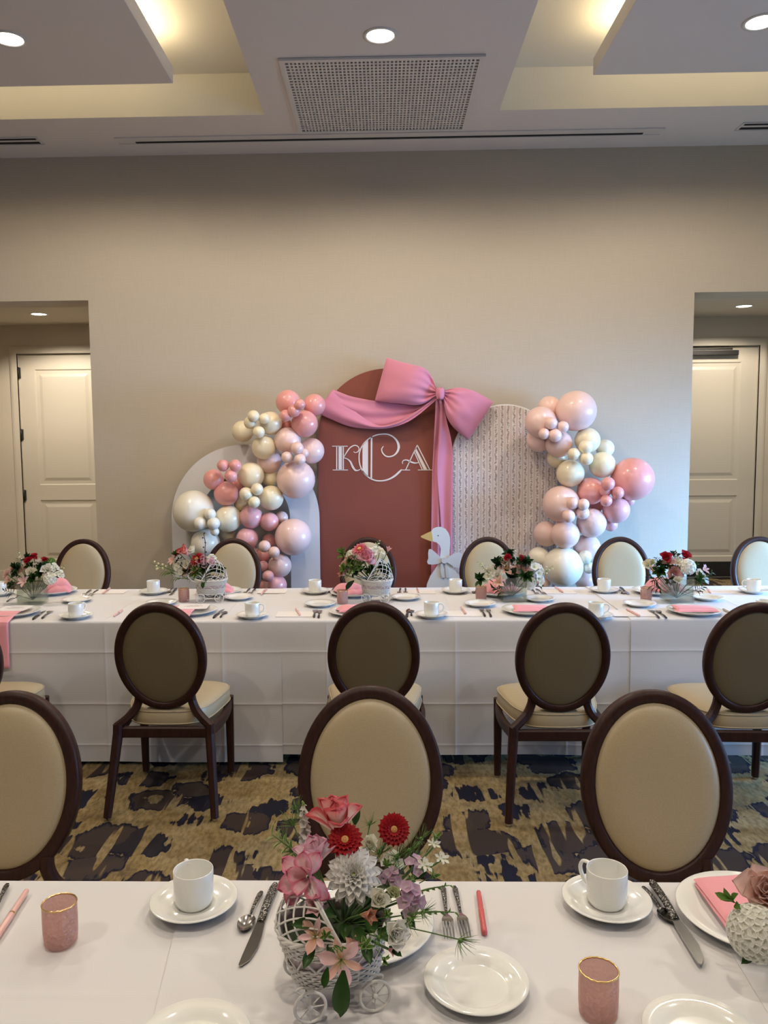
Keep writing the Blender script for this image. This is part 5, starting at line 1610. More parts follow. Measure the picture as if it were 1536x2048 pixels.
def tulip(m, lo=False, open_=50):
    out = []; q = dict(nu=5, nv=4) if lo else dict(nu=14, nv=12)
    for (n, el, L, W, o, key) in ((3, open_ + 24, 1.10, .72, .06, 'a'), (3, open_ + 10, 1.18, .80, .1, 'b'), (4 if not lo else 2, open_ - 12, 1.08, .72, .13, 'c')):
        for k in range(n):
            kk = ('tul', lo, key, k)
            p = pk(kk, L=L * (1 + .06 * k), W=W, cup=.36, curl=.06 if key == 'a' else -.10, tip=.50, ruff=.0 if lo else .075, seed=k + len(key), **q)
            out.append(('petal', kk, p, RZ(2 * PI * k / n + {'a': .2, 'b': 1.1, 'c': .6}[key]) @ TR(o, 0, 0) @ RY(-R_(el)), m))
    return out
def rose(m, lo=False, n=19, open_=30):
    out = []; q = dict(nu=4, nv=3) if lo else dict(nu=7, nv=7)
    if lo: n = min(n, 12)
    for i in range(n):
        t = i / (n - 1)
        el = lerp(94, open_, t ** 1.1); L = lerp(.62, .92, t); W = lerp(.42, 1.0, t)
        b = int(t * 5)
        kk = ('rose', lo, n, open_, b)
        p = pk(kk, L=lerp(.62, .92, b / 5), W=lerp(.42, 1.0, b / 5), cup=.42, curl=-.14 if b < 3 else -.22, tip=.22, base=.5, ruff=.03 if not lo else 0, seed=b, **q)
        out.append(('petal', kk, p, RZ(i * 2.399) @ TR(lerp(.04, .20, t), 0, lerp(.10, -.05, t)) @ RY(-R_(el)), m))
    return out
def alstro(m, lo=False, m2=None, el=42):
    out = []; q = dict(nu=4, nv=2) if lo else dict(nu=8, nv=5)
    for k in range(6):
        w = k % 2 == 0
        kk = ('als', lo, w)
        p = pk(kk, L=1.15, W=.58 if w else .36, cup=.30, curl=-.22, tip=.55, **q)
        out.append(('petal', kk, p, RZ(2 * PI * k / 6) @ TR(.05, 0, 0) @ RY(-R_(el + (0 if w else 10))), m if w else (m2 or m)))
    if not lo:
        g = G()
        for k in range(5): g.tube([(0, 0, 0), (.1 * math.cos(k * 1.3), .1 * math.sin(k * 1.3), .4), (.22 * math.cos(k * 1.3), .22 * math.sin(k * 1.3), .72)], .02, 5)
        out.append(('stamens', ('ast',), g, Matrix(), 'bud_green'))
    return out
def bud(m, lo=False):
    out = []
    for k in range(5):
        kk = ('bud', lo)
        p = pk(kk, L=1.5, W=.72, cup=.5, curl=-.30, tip=.6, nu=4 if lo else 8, nv=3 if lo else 6)
        out.append(('petal', kk, p, RZ(2 * PI * k / 5 + .3) @ TR(.10, 0, -.2) @ RY(-R_(82)), m))
    return out
def floret_g(n=5, L=.5, W=.42, nu=3, nv=2):
    g = G()
    for k in range(n):
        p = petal_g(L=L, W=W, cup=.15, curl=.05, tip=.35, nu=nu, nv=nv)
        o = len(g.v); M = RZ(2 * PI * k / n) @ RY(-R_(22))
        g.add(p.v, p.f, True, p.uv, M=M)
    return g
FL5 = floret_g(5); FL4 = floret_g(4, .5, .5); FL5S = floret_g(5, .55, .24)
def hydrangea(m, lo=False):
    out = []; n = 34 if lo else 120
    for i in range(n):
        z = 1 - 1.35 * (i + .5) / n; a = i * 2.399; r = math.sqrt(max(0, 1 - z * z))
        d = Vector((r * math.cos(a), r * math.sin(a), z))
        M = TR(*(d * .78)) @ d.to_track_quat('Z', 'Y').to_matrix().to_4x4() @ RZ(i * 1.1) @ SC(.66 if lo else .46)
        out.append(('floret', ('fl4',), FL4, M, m))
    c = G(); c.ball((0, 0, 0), .70, 12, 8); out.append(('heart', ('hyc',), c, Matrix(), 'hydrangea_heart'))
    return out
def spike(m, lo=False, n=16, h=2.6):
    """upright flower spike along +z"""
    out = []
    g = G(); g.tube([(0, 0, -.6), (.03, 0, h * .5), (0, .02, h + .15)], [.06, .05, .03], 5); out.append(('stem', ('spst', h), g, Matrix(), 'stem_green'))
    n = 10 if lo else n
    for i in range(n):
        t = i / (n - 1); a = i * 2.399
        d = Vector((math.cos(a), math.sin(a), .45 + .5 * t)).normalized()
        M = TR(.10 * math.cos(a), .10 * math.sin(a), h * t) @ d.to_track_quat('Z', 'Y').to_matrix().to_4x4() @ RZ(i) @ SC(lerp(1.0, .45, t))
        out.append(('floret', ('fl5',), FL5, M, m))
    b = G()
    for k in range(4): b.ball((.05 * math.cos(k * 2), .05 * math.sin(k * 2), h + .1 + .06 * k), .09, 6, 5, sc=(.8, .8, 1.3))
    out.append(('tip_buds', ('spb', h), b, Matrix(), 'bud_green'))
    return out
def cluster(m, lo=False, n=5, r=.55, fl='fl5'):
    out = []
    for i in range(n):
        a = i * 2.399; q = r * math.sqrt((i + .3) / n)
        d = Vector((q * math.cos(a), q * math.sin(a), .7)).normalized()
        out.append(('floret', (fl,), FL5 if fl == 'fl5' else FL5S, TR(q * math.cos(a), q * math.sin(a), .25 * math.cos(q)) @ d.to_track_quat('Z', 'Y').to_matrix().to_4x4() @ RZ(i) @ SC(.95), m))
    return out
def feathery(m='feathery_green', lo=False, n=26):
    g = G(); rnd = random.Random(3)
    for k in range(n if not lo else 12):
        a = rnd.uniform(0, 6.28); e = rnd.uniform(.05, 1.25); L = rnd.uniform(.6, 1.15)
        d = Vector((math.cos(a) * math.cos(e), math.sin(a) * math.cos(e), math.sin(e)))
        g.tube([d * .1, d * L * .5 + Vector((0, 0, .08)), d * L + Vector((rnd.uniform(-.15, .15), rnd.uniform(-.15, .15), .25))], [.022, .018, .006], 4)
    g.ball((0, 0, .12), .16, 8, 6)
    return [('feathery_threads', ('fea', lo), g, Matrix(), m)]
LEAF = petal_g(L=1.0, W=.42, cup=.35, curl=-.18, tip=.75, nu=7, nv=4)
LEAFN = petal_g(L=1.0, W=.24, cup=.30, curl=-.25, tip=.9, nu=7, nv=4)
def leaf_sprig(m, lo=False, n=7, narrow=False, L=1.0, whorl=False, lm=.5):
    """stem along +z with leaves; whorl: leaves gathered at the tip"""
    out = []
    pts = [(0, 0, 0), (.04, .02, L * .5), (0, 0, L)]
    g = G(); g.tube(smooth_path(pts, 6), [.028] * 4 + [.02, .018, .014], 5); out.append(('stem', ('ls', L), g, Matrix(), 'stem_green'))
    for i in range(n):
        t = (.72 + .28 * i / n) if whorl else lerp(.15, 1.0, i / max(1, n - 1))
        a = i * (2.399 if whorl else PI * .93)
        out.append(('leaf', ('lfn',) if narrow else ('lf',), LEAFN if narrow else LEAF, TR(0, 0, L * t) @ RZ(a) @ RY(-R_(18 + 22 * t + (25 * (i % 3) if whorl else 0))) @ SC(lm * (1 - .25 * t if not whorl else .9)), m))
    return out
def leaf_one(m, lo=False, narrow=False):
    return [('blade', ('lfn',) if narrow else ('lf',), LEAFN if narrow else LEAF, RY(-R_(88)), m)]
def berry_sprig(m='pale_berry', lo=False, n=9, L=1.6):
    out = leaf_sprig('light_leaf_green', lo, 5, True, L, lm=.4)
    rnd = random.Random(5); g = G()
    for k in range(n):
        t = rnd.uniform(.35, 1); g.ball((rnd.uniform(-.22, .22), rnd.uniform(-.22, .22), L * t), .085, 6, 5)
    return out + [('berries', ('be', L), g, Matrix(), m)]
MESHC = {}
def flower(kind, spec, loc, face, size, label, cat, group, detail=True, stem_to=None, spin=0.0, name=None, stem_r=.0022):
    face = Vector(face).normalized()
    M = face.to_track_quat('Z', 'Y').to_matrix().to_4x4() @ RZ(spin)
    if name == 'bouquet_leaf':              # a leaf turns its upper side outwards and up
        o_ = Vector((0, -.75, .66)); xa = -(o_ - face * o_.dot(face)).normalized(); ya = face.cross(xa)
        M = Matrix((xa, ya, face)).transposed().to_4x4()
    name = name or kind
    if detail:
        root = thing(name, label, cat, loc, 0, group)
        root.rotation_euler = M.to_euler(); root.scale = (size,) * 3
        for (pn, key, g, Mx, m) in spec:
            ck = (key, m)
            if ck not in MESHC: MESHC[ck] = g.mesh(pn, m)
            o = bpy.data.objects.new(pn, MESHC[ck]); link(o, root); o.matrix_local = Mx
    else:
        ck = (kind, tuple(sorted(set(s[4] for s in spec))), len(spec))
        if ck not in MESHC:
            ms = list(dict.fromkeys(s[4] for s in spec)); G2 = G()
            for (pn, key, g, Mx, m) in spec:
                G2.cm = ms.index(m); G2.add(g.v, g.f, True, g.uv, M=Mx)
            MESHC[ck] = G2.mesh(name, ms)
        root = bpy.data.objects.new(name, MESHC[ck]); COL.objects.link(root)
        root.location = loc; root.rotation_euler = M.to_euler(); root.scale = (size,) * 3
        tag(root, label, cat, group)
    if stem_to is not None:
        A = Vector(loc); B = Vector(stem_to)
        mid = A.lerp(B, .45) - face * (A - B).length * .12
        g = G(); g.tube(smooth_path([A - face * size * .02, mid, B], 8), stem_r, 6)
        o = obj('stem', g, 'stem_green', root)
        W = Matrix.Translation(loc) @ M @ SC(size)
        o.data.transform(W.inverted())
    return root
CAMP = Vector((0, 0, CAM_H))
def tow(loc, up=.5, side=0.0, fwd=1.0):
    """facing: towards the viewer's side, tipped up and sideways"""
    d = Vector((side, -fwd, up)); return d.normalized()

# ------------------------------------------------------------------ near carriage and its bouquet
CB = onz(672, 1988, NZ)
car_near = carriage((CB.x, CB.y, NZ), 195, 'white wicker baby carriage holding the gerbera bouquet on the near table', 1.0, 32)
BAS = Vector((CB.x + .012, CB.y + .005, NZ + .115))       # where the stems enter
def Zn(zx, zy, dy=0.0):
    px, py = 500 + zx / 3.339, 1560 + zy / 3.339
    Y = CB.y + lerp(.085, -.075, (py - 1629) / 300.0) + dy
    return ony(px, py, Y)
grp = 'flowers of the near bouquet'
def nf(kind, spec, zx, zy, face, r, label, dy=0.0, spin=0.0, stem=True, cat='flower', name=None, to=None, sr=.002):
    p = Zn(zx, zy, dy); size = r / 3.339 * px_scale(p)
    return flower(kind, spec, p, face, size, label, cat, grp, True, (to or BAS) if stem else None, spin, name, sr)
nf('gerbera_daisy', gerbera('crimson_petal'), 636, 405, (-.05, -.62, .78), 118, 'crimson gerbera daisy in front of the striped tulip in the near bouquet', dy=-.01, spin=.1)
nf('gerbera_daisy', gerbera('crimson_petal'), 960, 330, (.12, -.88, .50), 106, 'crimson gerbera daisy standing highest above the near bouquet', dy=.0, spin=.4)
nf('chrysanthemum', mum('white_mum_petal'), 695, 645, (.0, -.72, .70), 190, 'large white chrysanthemum in the middle of the near bouquet', spin=.2)
nf('parrot_tulip', tulip('striped_tulip_petal', open_=64), 590, 350, (-.10, -.12, .98), 205, 'red and white striped tulip at the top of the near bouquet', dy=.03, spin=.3)
nf('parrot_tulip', tulip('pale_tulip_petal', open_=64), 445, 560, (-.10, -.20, .96), 160, 'pale pink tulip right above the ruffled open one in the near bouquet', dy=.015, spin=1.4)
nf('parrot_tulip', tulip('pink_tulip_petal', open_=34), 385, 645, (-.28, -.85, .40), 165, 'ruffled pink open tulip hanging out of the near bouquet', dy=-.02, spin=.5)
nf('larkspur_spike', spike('dusk_white_petal', n=18, h=2.4), 372, 400, (-.06, .05, 1), 96, 'dusky white flower spike beside the striped tulip', dy=.03, cat='flower')
nf('lisianthus', rose('cream_rose_petal', n=15, open_=48), 862, 800, (.15, -.8, .6), 92, 'cream lisianthus below the white chrysanthemum', dy=-.01)
nf('lisianthus_bud', rose('green_bud_petal', n=11, open_=66), 955, 770, (.1, -.5, .85), 78, 'greenish half-open bud beside the cream lisianthus', dy=.0)
nf('rose', rose('white_rose_petal', n=17, open_=42), 965, 1030, (.3, -.8, .5), 116, 'white rose low beside the feathery green of the near bouquet', dy=-.02)
nf('rose', rose('cream_rose_petal', n=13, open_=46), 800, 450, (.0, -.5, .85), 90, 'cream rose half hidden between the two crimson gerberas', dy=.05)
nf('white_stock', cluster('white_floret_petal', n=6), 945, 545, (.1, -.6, .8), 95, 'white floret cluster behind the feathery green stems', dy=.04, name='stock_flower')
nf('lilac_stock', cluster('lilac_petal', n=6), 935, 655, (.1, -.7, .7), 96, 'lilac floret cluster right beside the white chrysanthemum', dy=.02, name='stock_flower')
nf('lilac_stock', cluster('lilac_petal', n=8, r=.6), 1065, 790, (.35, -.8, .5), 128, 'large lilac floret cluster on the plate side of the near bouquet', dy=.0, name='stock_flower')
nf('lilac_stock', cluster('lilac_petal', n=4), 1090, 580, (.2, -.5, .8), 98, 'upper pale lilac floret cluster near the white star flowers', dy=.02, name='stock_flower')
nf('star_flower', cluster('white_floret_petal', n=2, r=.2, fl='fl5s'), 1168, 580, (.1, -.8, .6), 108, 'white star flower nearest the lilac cluster', dy=.01)
nf('star_flower', cluster('white_floret_petal', n=2, r=.2, fl='fl5s'), 1275, 535, (.3, -.7, .6), 98, 'white star flower farthest out on its sprig', dy=.02)
nf('star_flower', cluster('white_floret_petal', n=2, r=.2, fl='fl5s'), 1228, 445, (.1, -.5, .8), 88, 'white star flower highest on its sprig', dy=.03)
nf('alstroemeria_bud', bud('pink_alstroemeria_petal'), 462, 850, (-.25, -.75, .55), 96, 'plump pink alstroemeria bud over the carriage hood', dy=-.02)
nf('alstroemeria_bud', bud('orange_bud_petal'), 750, 900, (.75, -.55, .25), 80, 'slim orange alstroemeria bud below the cream lisianthus', dy=-.03)
nf('alstroemeria', alstro('peach_alstroemeria_petal', m2='pink_alstroemeria_petal'), 440, 1050, (-.10, -.70, .70), 120, 'peach alstroemeria flower leaning over the carriage rim', dy=-.02, spin=.3)
nf('alstroemeria', alstro('pink_alstroemeria_petal', m2='peach_alstroemeria_petal', el=34), 610, 1200, (.02, -.80, .35), 150, 'pink alstroemeria flower hanging over the front of the carriage', dy=-.025, spin=.8)
nf('alstroemeria', alstro('peach_alstroemeria_petal', m2='pink_alstroemeria_petal', el=66), 690, 1160, (.12, -.30, .95), 105, 'narrow peach alstroemeria flower behind the hanging pink one', dy=.0, spin=.1)
nf('rose_bud', bud('pink_rose_petal'), 925, 1130, (.7, -.6, .1), 45, 'tiny pink bud under the white rose', dy=-.01)
def greens(kind, spec, zx, zy, face, r, label, dy=0.0, spin=0.0, name=None, stem=False): return nf(kind, spec, zx, zy, face, r, label, dy, spin, stem, 'foliage', name, sr=.0011)
greens('variegated_sprig', leaf_sprig('variegated_leaf', n=9, whorl=True, lm=.55), 770, 1150, (.0, -.65, .72), 150, 'variegated leaf rosette in the lower front of the near bouquet', dy=-.045)
greens('variegated_sprig', leaf_sprig('variegated_leaf', n=8, L=1.0, lm=.42), 330, 500, (-.75, -.05, .62), 230, 'variegated sprig reaching farthest over the chair beside the tulips', dy=.03, stem=True)
greens('variegated_sprig', leaf_sprig('variegated_leaf', n=7, L=1.2, lm=.30), 1050, 900, (.92, -.10, .12), 260, 'lower trailing sprig reaching over the forks', dy=.0, stem=True)
greens('variegated_sprig', leaf_sprig('variegated_leaf', n=7, L=1.2, lm=.30), 1060, 770, (.95, .05, .22), 230, 'upper trailing sprig reaching past the lilac flowers', dy=.02, stem=True)
greens('variegated_sprig', leaf_sprig('variegated_leaf', n=6, L=1.0, lm=.36), 620, 1110, (-.3, -.75, .3), 120, 'small variegated sprig between the two open alstroemerias', dy=-.04)
for (zx, zy, f, r, lab, dy, nar) in (
    (420, 960, (-.55, -.55, .35), 170, 'dark leaf across the hood opening of the near carriage', -.02, False), (430, 1110, (-.30, -.70, -.25), 160, 'dark leaf under the peach alstroemeria', -.02, False),
    (560, 900, (-.1, -.7, .5), 190, 'dark leaf below the white chrysanthemum', .0, False), (690, 1000, (.3, -.7, .2), 200, 'dark leaf behind the variegated rosette', .0, False),
    (585, 1040, (-.2, -.8, -.1), 190, 'dark leaf between the two open alstroemerias', .0, False), (850, 1000, (.5, -.6, .1), 190, 'dark leaf under the slim orange bud', .0, False),
    (625, 1270, (-.08, -.45, -.85), 290, 'long dark leaf hanging down over the carriage side', -.05, False), (520, 1250, (-.2, -.5, -.75), 130, 'small dark leaf beside the long hanging one', -.045, False),
    (930, 1110, (.6, -.6, -.1), 110, 'dark leaf under the white rose', -.01, False), (700, 300, (.12, -.1, 1), 140, 'upright green leaf behind the striped tulip', .06, False),
    (480, 760, (-.3, -.6, .3), 160, 'dark leaf under the ruffled open tulip', .02, False), (880, 700, (.2, -.7, .4), 150, 'dark leaf between the chrysanthemum and the bud', .03, False), (800, 900, (.1, -.8, .0), 200, 'dark leaf deep in the middle of the bouquet', .03, False), (1010, 880, (.4, -.6, -.1), 150, 'dark leaf under the large lilac cluster', .03, False)):
    greens('alstroemeria_leaf', leaf_one('dark_leaf_green'), zx, zy, f, r, lab, dy, name='bouquet_leaf')
for (zx, zy, f, r, lab, dy) in (
    (1060, 930, (.55, -.6, .55), 105, 'feathery green head above the white rose', -.01), (1395, 1065, (.6, -.5, -.1), 110, 'feathery green head farthest out over the forks', -.02),
    (870, 490, (.0, -.4, .9), 120, 'feathery green tuft between the two crimson gerberas', .03), (800, 300, (.0, -.4, .9), 75, 'feathery green tuft nearest the striped tulip', .05),
    (985, 520, (.1, -.4, .9), 120, 'feathery green tuft below the highest gerbera', .03), (1060, 480, (.3, -.4, .85), 110, 'feathery green tuft beside the highest gerbera', .04), (1140, 400, (.2, -.3, .9), 85, 'feathery green tuft highest on the plate side', .05),
    (290, 300, (-.2, -.2, .95), 110, 'feathery green tuft beside the dusky flower spike', .04), (310, 190, (-.1, -.2, .95), 75, 'feathery green tuft above the variegated sprig', .05), (860, 1050, (.2, -.7, .4), 100, 'feathery green tuft beside the variegated rosette', -.02), (280, 480, (-.5, -.4, .6), 90, 'feathery green tuft beside the ruffled tulip', .03)):
    greens('feathery_green', feathery(), zx, zy, f, r, lab, dy, stem=True, name='feathery_sprig')

for (zx, zy, f, r, lab, dy) in (
    (1010, 700, (.5, -.6, .5), 110, 'small variegated sprig between the lilac clusters', .02), (1130, 690, (.7, -.3, .5), 120, 'small variegated sprig below the white star flowers', .03),
    (900, 600, (.1, -.6, .7), 90, 'small variegated sprig behind the chrysanthemum edge', .04), (1180, 480, (.5, -.1, .8), 120, 'small variegated sprig under the highest star flower', .04),
    (880, 880, (.3, -.8, .3), 100, 'small variegated sprig under the cream lisianthus', -.01), (990, 940, (.5, -.7, .2), 100, 'small variegated sprig above the white rose', -.01),
    (540, 1020, (-.2, -.8, .3), 110, 'small variegated sprig over the dark basket opening', -.02), (840, 1130, (.4, -.7, -.1), 110, 'small variegated sprig at the basket rim under the white rose', -.03)):
    greens('variegated_sprig', leaf_sprig('variegated_leaf', n=7, whorl=True, lm=.6), zx, zy, f, r, lab, dy)
for (zx, zy, f, r, lab, dy) in (
    (470, 900, (-.5, -.6, .1), 170, 'dark leaf under the plump pink bud', .01), (640, 960, (.0, -.8, .2), 190, 'dark leaf in the shadow under the chrysanthemum', .02), (900, 960, (.4, -.7, .0), 180, 'dark leaf beside the slim orange bud', .01),
    (1000, 760, (.4, -.5, .4), 150, 'dark leaf between bud and lilac cluster', .04), (760, 1060, (.2, -.8, -.2), 180, 'dark leaf behind the variegated rosette stem', .0), (330, 800, (-.6, -.3, .3), 120, 'dark leaf beside the ruffled tulip and hood', .03), (1100, 660, (.5, -.3, .6), 120, 'dark leaf behind the upper lilac cluster', .05)):
    greens('alstroemeria_leaf', leaf_one('dark_leaf_green'), zx, zy, f, r, lab, dy, name='bouquet_leaf')
for (zx, zy, f, r, lab, dy) in ((940, 620, (.2, -.5, .8), 110, 'feathery green tuft above the lilac clusters', .03), (1080, 540, (.4, -.3, .8), 100, 'feathery green tuft behind the pale lilac flowers', .05), (1150, 880, (.7, -.4, .4), 90, 'feathery green tuft above the lower trailing sprig', .0), (240, 400, (-.5, -.2, .8), 90, 'feathery green tuft lowest beside the dusky spike', .04)):
    greens('feathery_green', feathery(), zx, zy, f, r, lab, dy, stem=True, name='feathery_sprig')

# ------------------------------------------------------------------ near vase at the frame's edge
VB = onz(1650, 1990, NZ)
def glass_vase(p, w, h, label, z):
    t = thing('square_glass_vase', label, 'vase', (p.x, p.y, z), R_(6), 'square glass vases')
    g = G(); a, b, r = w / 2, w / 2 - .004, .008
    def ringv(k, z_): return [(x * k, y * k, z_) for x, y in ((-1, -1), (1, -1), (1, 1), (-1, 1))]
    v = ringv(a, 0) + ringv(a, h) + ringv(b, h) + ringv(b, .008)
    f = [(3, 2, 1, 0), (12, 13, 14, 15)]
    for k in range(3):
        for i in range(4):
            j = (i + 1) % 4; f.append((k * 4 + i, k * 4 + j, k * 4 + 4 + j, k * 4 + 4 + i))
    g.add(v, f); obj('glass', g, 'clear_glass', t)
    g = G(); g.box(-b + .001, b - .001, -b + .001, b - .001, .0085, h * .62); obj('water', g, 'vase_water', t)
    return t
glass_vase(VB, .12, .12, 'square glass vase of roses and hydrangea at the near table end', NZ)
def vfl(kind, spec, px, py, Y, face, rpx, label, group, detail, to, cat='flower', name=None, spin=0.0, stem=True):
    p = ony(px, py, Y); size = rpx * px_scale(p)
    return flower(kind, spec, p, face, size, label, cat, group, detail, to if stem else None, spin, name)
vg = 'flowers of the near table end vase'
NB = Vector((VB.x, VB.y, NZ + .03))
vfl('rose', rose('dusty_rose_petal', n=19, open_=34), 1536, 1790, VB.y + .030, (-.35, -.6, .7), 66, 'large dusty pink rose over the pink napkin', vg, True, NB)
vfl('hydrangea', hydrangea('hydrangea_petal'), 1512, 1866, VB.y - .01, (-.4, -.6, .7), 62, 'white hydrangea head overhanging the dinner plate', vg, True, NB, name='hydrangea_head')
vfl('variegated_sprig', leaf_sprig('light_leaf_green', n=5, whorl=True, lm=.7), 1500, 1820, VB.y + .02, (-.85, -.2, .5), 52, 'green leaf sprig between rose, hydrangea and napkin', vg, True, NB, 'foliage')
vfl('variegated_sprig', leaf_one('dark_leaf_green'), 1512, 1900, VB.y - .02, (-.75, -.4, -.35), 42, 'dark leaf under the overhanging white hydrangea', vg, True, NB, 'foliage', 'bouquet_leaf')

for (k, spec, dx, dy, dz, f, r, lab, c) in (
    ('rose', rose('blush_rose_petal', n=17, open_=36), .01, -.045, .185, (.05, -.7, .7), .036, 'blush rose at the front of the near table end vase', 'flower'),
    ('rose', rose('white_rose_petal', n=17, open_=36), .065, .01, .19, (.6, -.2, .75), .034, 'white rose on the outer side of the near table end vase', 'flower'),
    ('rose', rose('red_rose_petal', n=17, open_=40), .02, .035, .225, (.1, .1, 1), .030, 'deep red rose topmost in the near table end vase', 'flower'),
    ('hydrangea_head', hydrangea('hydrangea_petal'), .055, -.05, .165, (.6, -.5, .6), .036, 'white hydrangea head on the outer side of the near table end vase', 'flower'),
    ('leaf_rosette', leaf_sprig('dark_leaf_green', n=9, whorl=True, lm=.8), -.01, .0, .125, (-.1, -.1, 1), .06, 'dark leaf rosette in the middle of the near table end vase', 'foliage'),
    ('leaf_rosette', leaf_sprig('dark_leaf_green', n=9, whorl=True, lm=.8), .04, .03, .12, (.5, .3, .8), .06, 'dark leaf rosette on the outer side of the near table end vase', 'foliage')):
    flower(k, spec, (VB.x + dx, VB.y + dy, NZ + dz), f, r, lab, c, vg, True, NB)

# ------------------------------------------------------------------ arrangements of the long table
def far_arr(kind, base_px, ox, oy, s, where, items, rot=8, own='', big=1.0):
    FZ = FZf(base_px[0]); B = onz(*base_px, FZ)
    if kind == 'vase':
        glass_vase(B, .135, .135, 'square glass vase ' + own, FZ); stem = Vector((B.x, B.y, FZ + .02))
    else:
        carriage((B.x, B.y, FZ), rot, 'white wicker baby carriage ' + own, 1.0); stem = Vector((B.x - .02, B.y, FZ + .11))
    cxz, cyz = (base_px[0] - (8 if kind != 'vase' else 0) - ox) * s, (base_px[1] - (72 if kind == 'vase' else 62) - oy) * s
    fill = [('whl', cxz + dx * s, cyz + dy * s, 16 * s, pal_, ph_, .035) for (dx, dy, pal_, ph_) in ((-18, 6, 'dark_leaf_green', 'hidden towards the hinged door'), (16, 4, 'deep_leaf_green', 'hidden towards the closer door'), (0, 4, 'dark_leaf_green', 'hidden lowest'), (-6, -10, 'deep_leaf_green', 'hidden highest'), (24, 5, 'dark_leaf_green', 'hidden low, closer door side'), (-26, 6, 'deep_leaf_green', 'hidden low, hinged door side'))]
    for it in list(items) + fill:
        k, x, y, r, pal = it[:5]
        r *= big * {'rose': 1.5, 'clu': 1.6, 'hyd': 1.15, 'ger': 1.15, 'mum': 1.3, 'als': 1.3, 'tul': 1.3, 'whl': 1.35, 'spk': 1.3, 'bud': 1.4}.get(k, 1.15)
        extra = it[5] if len(it) > 5 else ''
        px, py = ox + x / s, oy + y / s
        cx = base_px[0]
        dY = it[6] if len(it) > 6 else random.uniform(-.045, .03)
        side = max(-.8, min(.8, (px - cx) / 55.0))
        upf = .55 + max(0, (base_px[1] - 60 - py) / 60.0)
        face = (side, -.8, upf)
        j = random.Random(int(x * 7 + y)).uniform(0, 6)
        T = {'rose': lambda: rose(pal, True), 'bud': lambda: bud(pal, True), 'hyd': lambda: hydrangea('hydrangea_petal' if pal == 'white_floret_petal' else pal, True), 'mum': lambda: mum(pal, True), 'ger': lambda: gerbera(pal, True),
             'tul': lambda: tulip(pal, True, 56), 'als': lambda: alstro(pal, True), 'spk': lambda: spike(pal, True), 'clu': lambda: cluster(pal, True), 'fea': lambda: feathery(lo=True),
             'lea': lambda: leaf_sprig(pal, True, 9, True, 1.0, lm=.75), 'whl': lambda: leaf_sprig(pal, True, 10, False, .5, True, lm=.8), 'bry': lambda: berry_sprig(lo=True), 'blade': lambda: leaf_one(pal)}[k]
        nm = {'rose': 'rose', 'bud': 'lisianthus_bud', 'hyd': 'hydrangea_head', 'mum': 'carnation', 'ger': 'gerbera_daisy', 'tul': 'tulip', 'als': 'alstroemeria', 'spk': 'stock_spike', 'clu': 'stock_flower',
              'fea': 'feathery_sprig', 'lea': 'leaf_sprig', 'whl': 'leaf_rosette', 'bry': 'berry_sprig', 'blade': 'bouquet_leaf'}[k]
        if k in ('lea', 'bry'):
            p = ony(px, py, B.y + dY); d = p - stem
            face = d.normalized()
            p0 = p - face * (r / s) * px_scale(p)
            fl = flower(nm + pal, T(), p0, face, r / s * px_scale(p), '', None, None, False, stem, j, nm, .0016)
        else:
            if k == 'spk': face = (side * .5, -.1, 1)
            if k == 'blade': face = (side * 1.2, -.4, it[7] if len(it) > 7 else .1)
            fl = vfl(nm + pal, T(), px, py, B.y + dY, face, r / s, '', None, False, stem, name=nm, spin=j, stem=k not in ('blade', 'whl'))
        cname = {'crimson_petal': 'crimson', 'red_rose_petal': 'deep red', 'white_rose_petal': 'white', 'cream_rose_petal': 'cream', 'blush_rose_petal': 'blush', 'pink_rose_petal': 'pink', 'dusty_rose_petal': 'dusty pink',
                 'white_floret_petal': 'white', 'peach_alstroemeria_petal': 'peach', 'pink_alstroemeria_petal': 'pale pink', 'striped_tulip_petal': 'red striped', 'pink_tulip_petal': 'pink', 'pale_tulip_petal': 'pale pink',
                 'pink_gerbera_petal': 'pink and red', 'green_bud_petal': 'greenish', 'dark_leaf_green': 'dark green', 'deep_leaf_green': 'deep green', 'variegated_leaf': 'variegated', 'light_leaf_green': 'light green', 'white_mum_petal': 'white', 'orange_bud_petal': 'peach'}.get(pal, 'green')
        tag(fl, ('%s %s %s %s' % (cname, nm.replace('_', ' '), extra, where)).replace('  ', ' '), 'foliage' if k in ('fea', 'lea', 'whl', 'bry', 'blade') else 'flower', 'flowers ' + where)
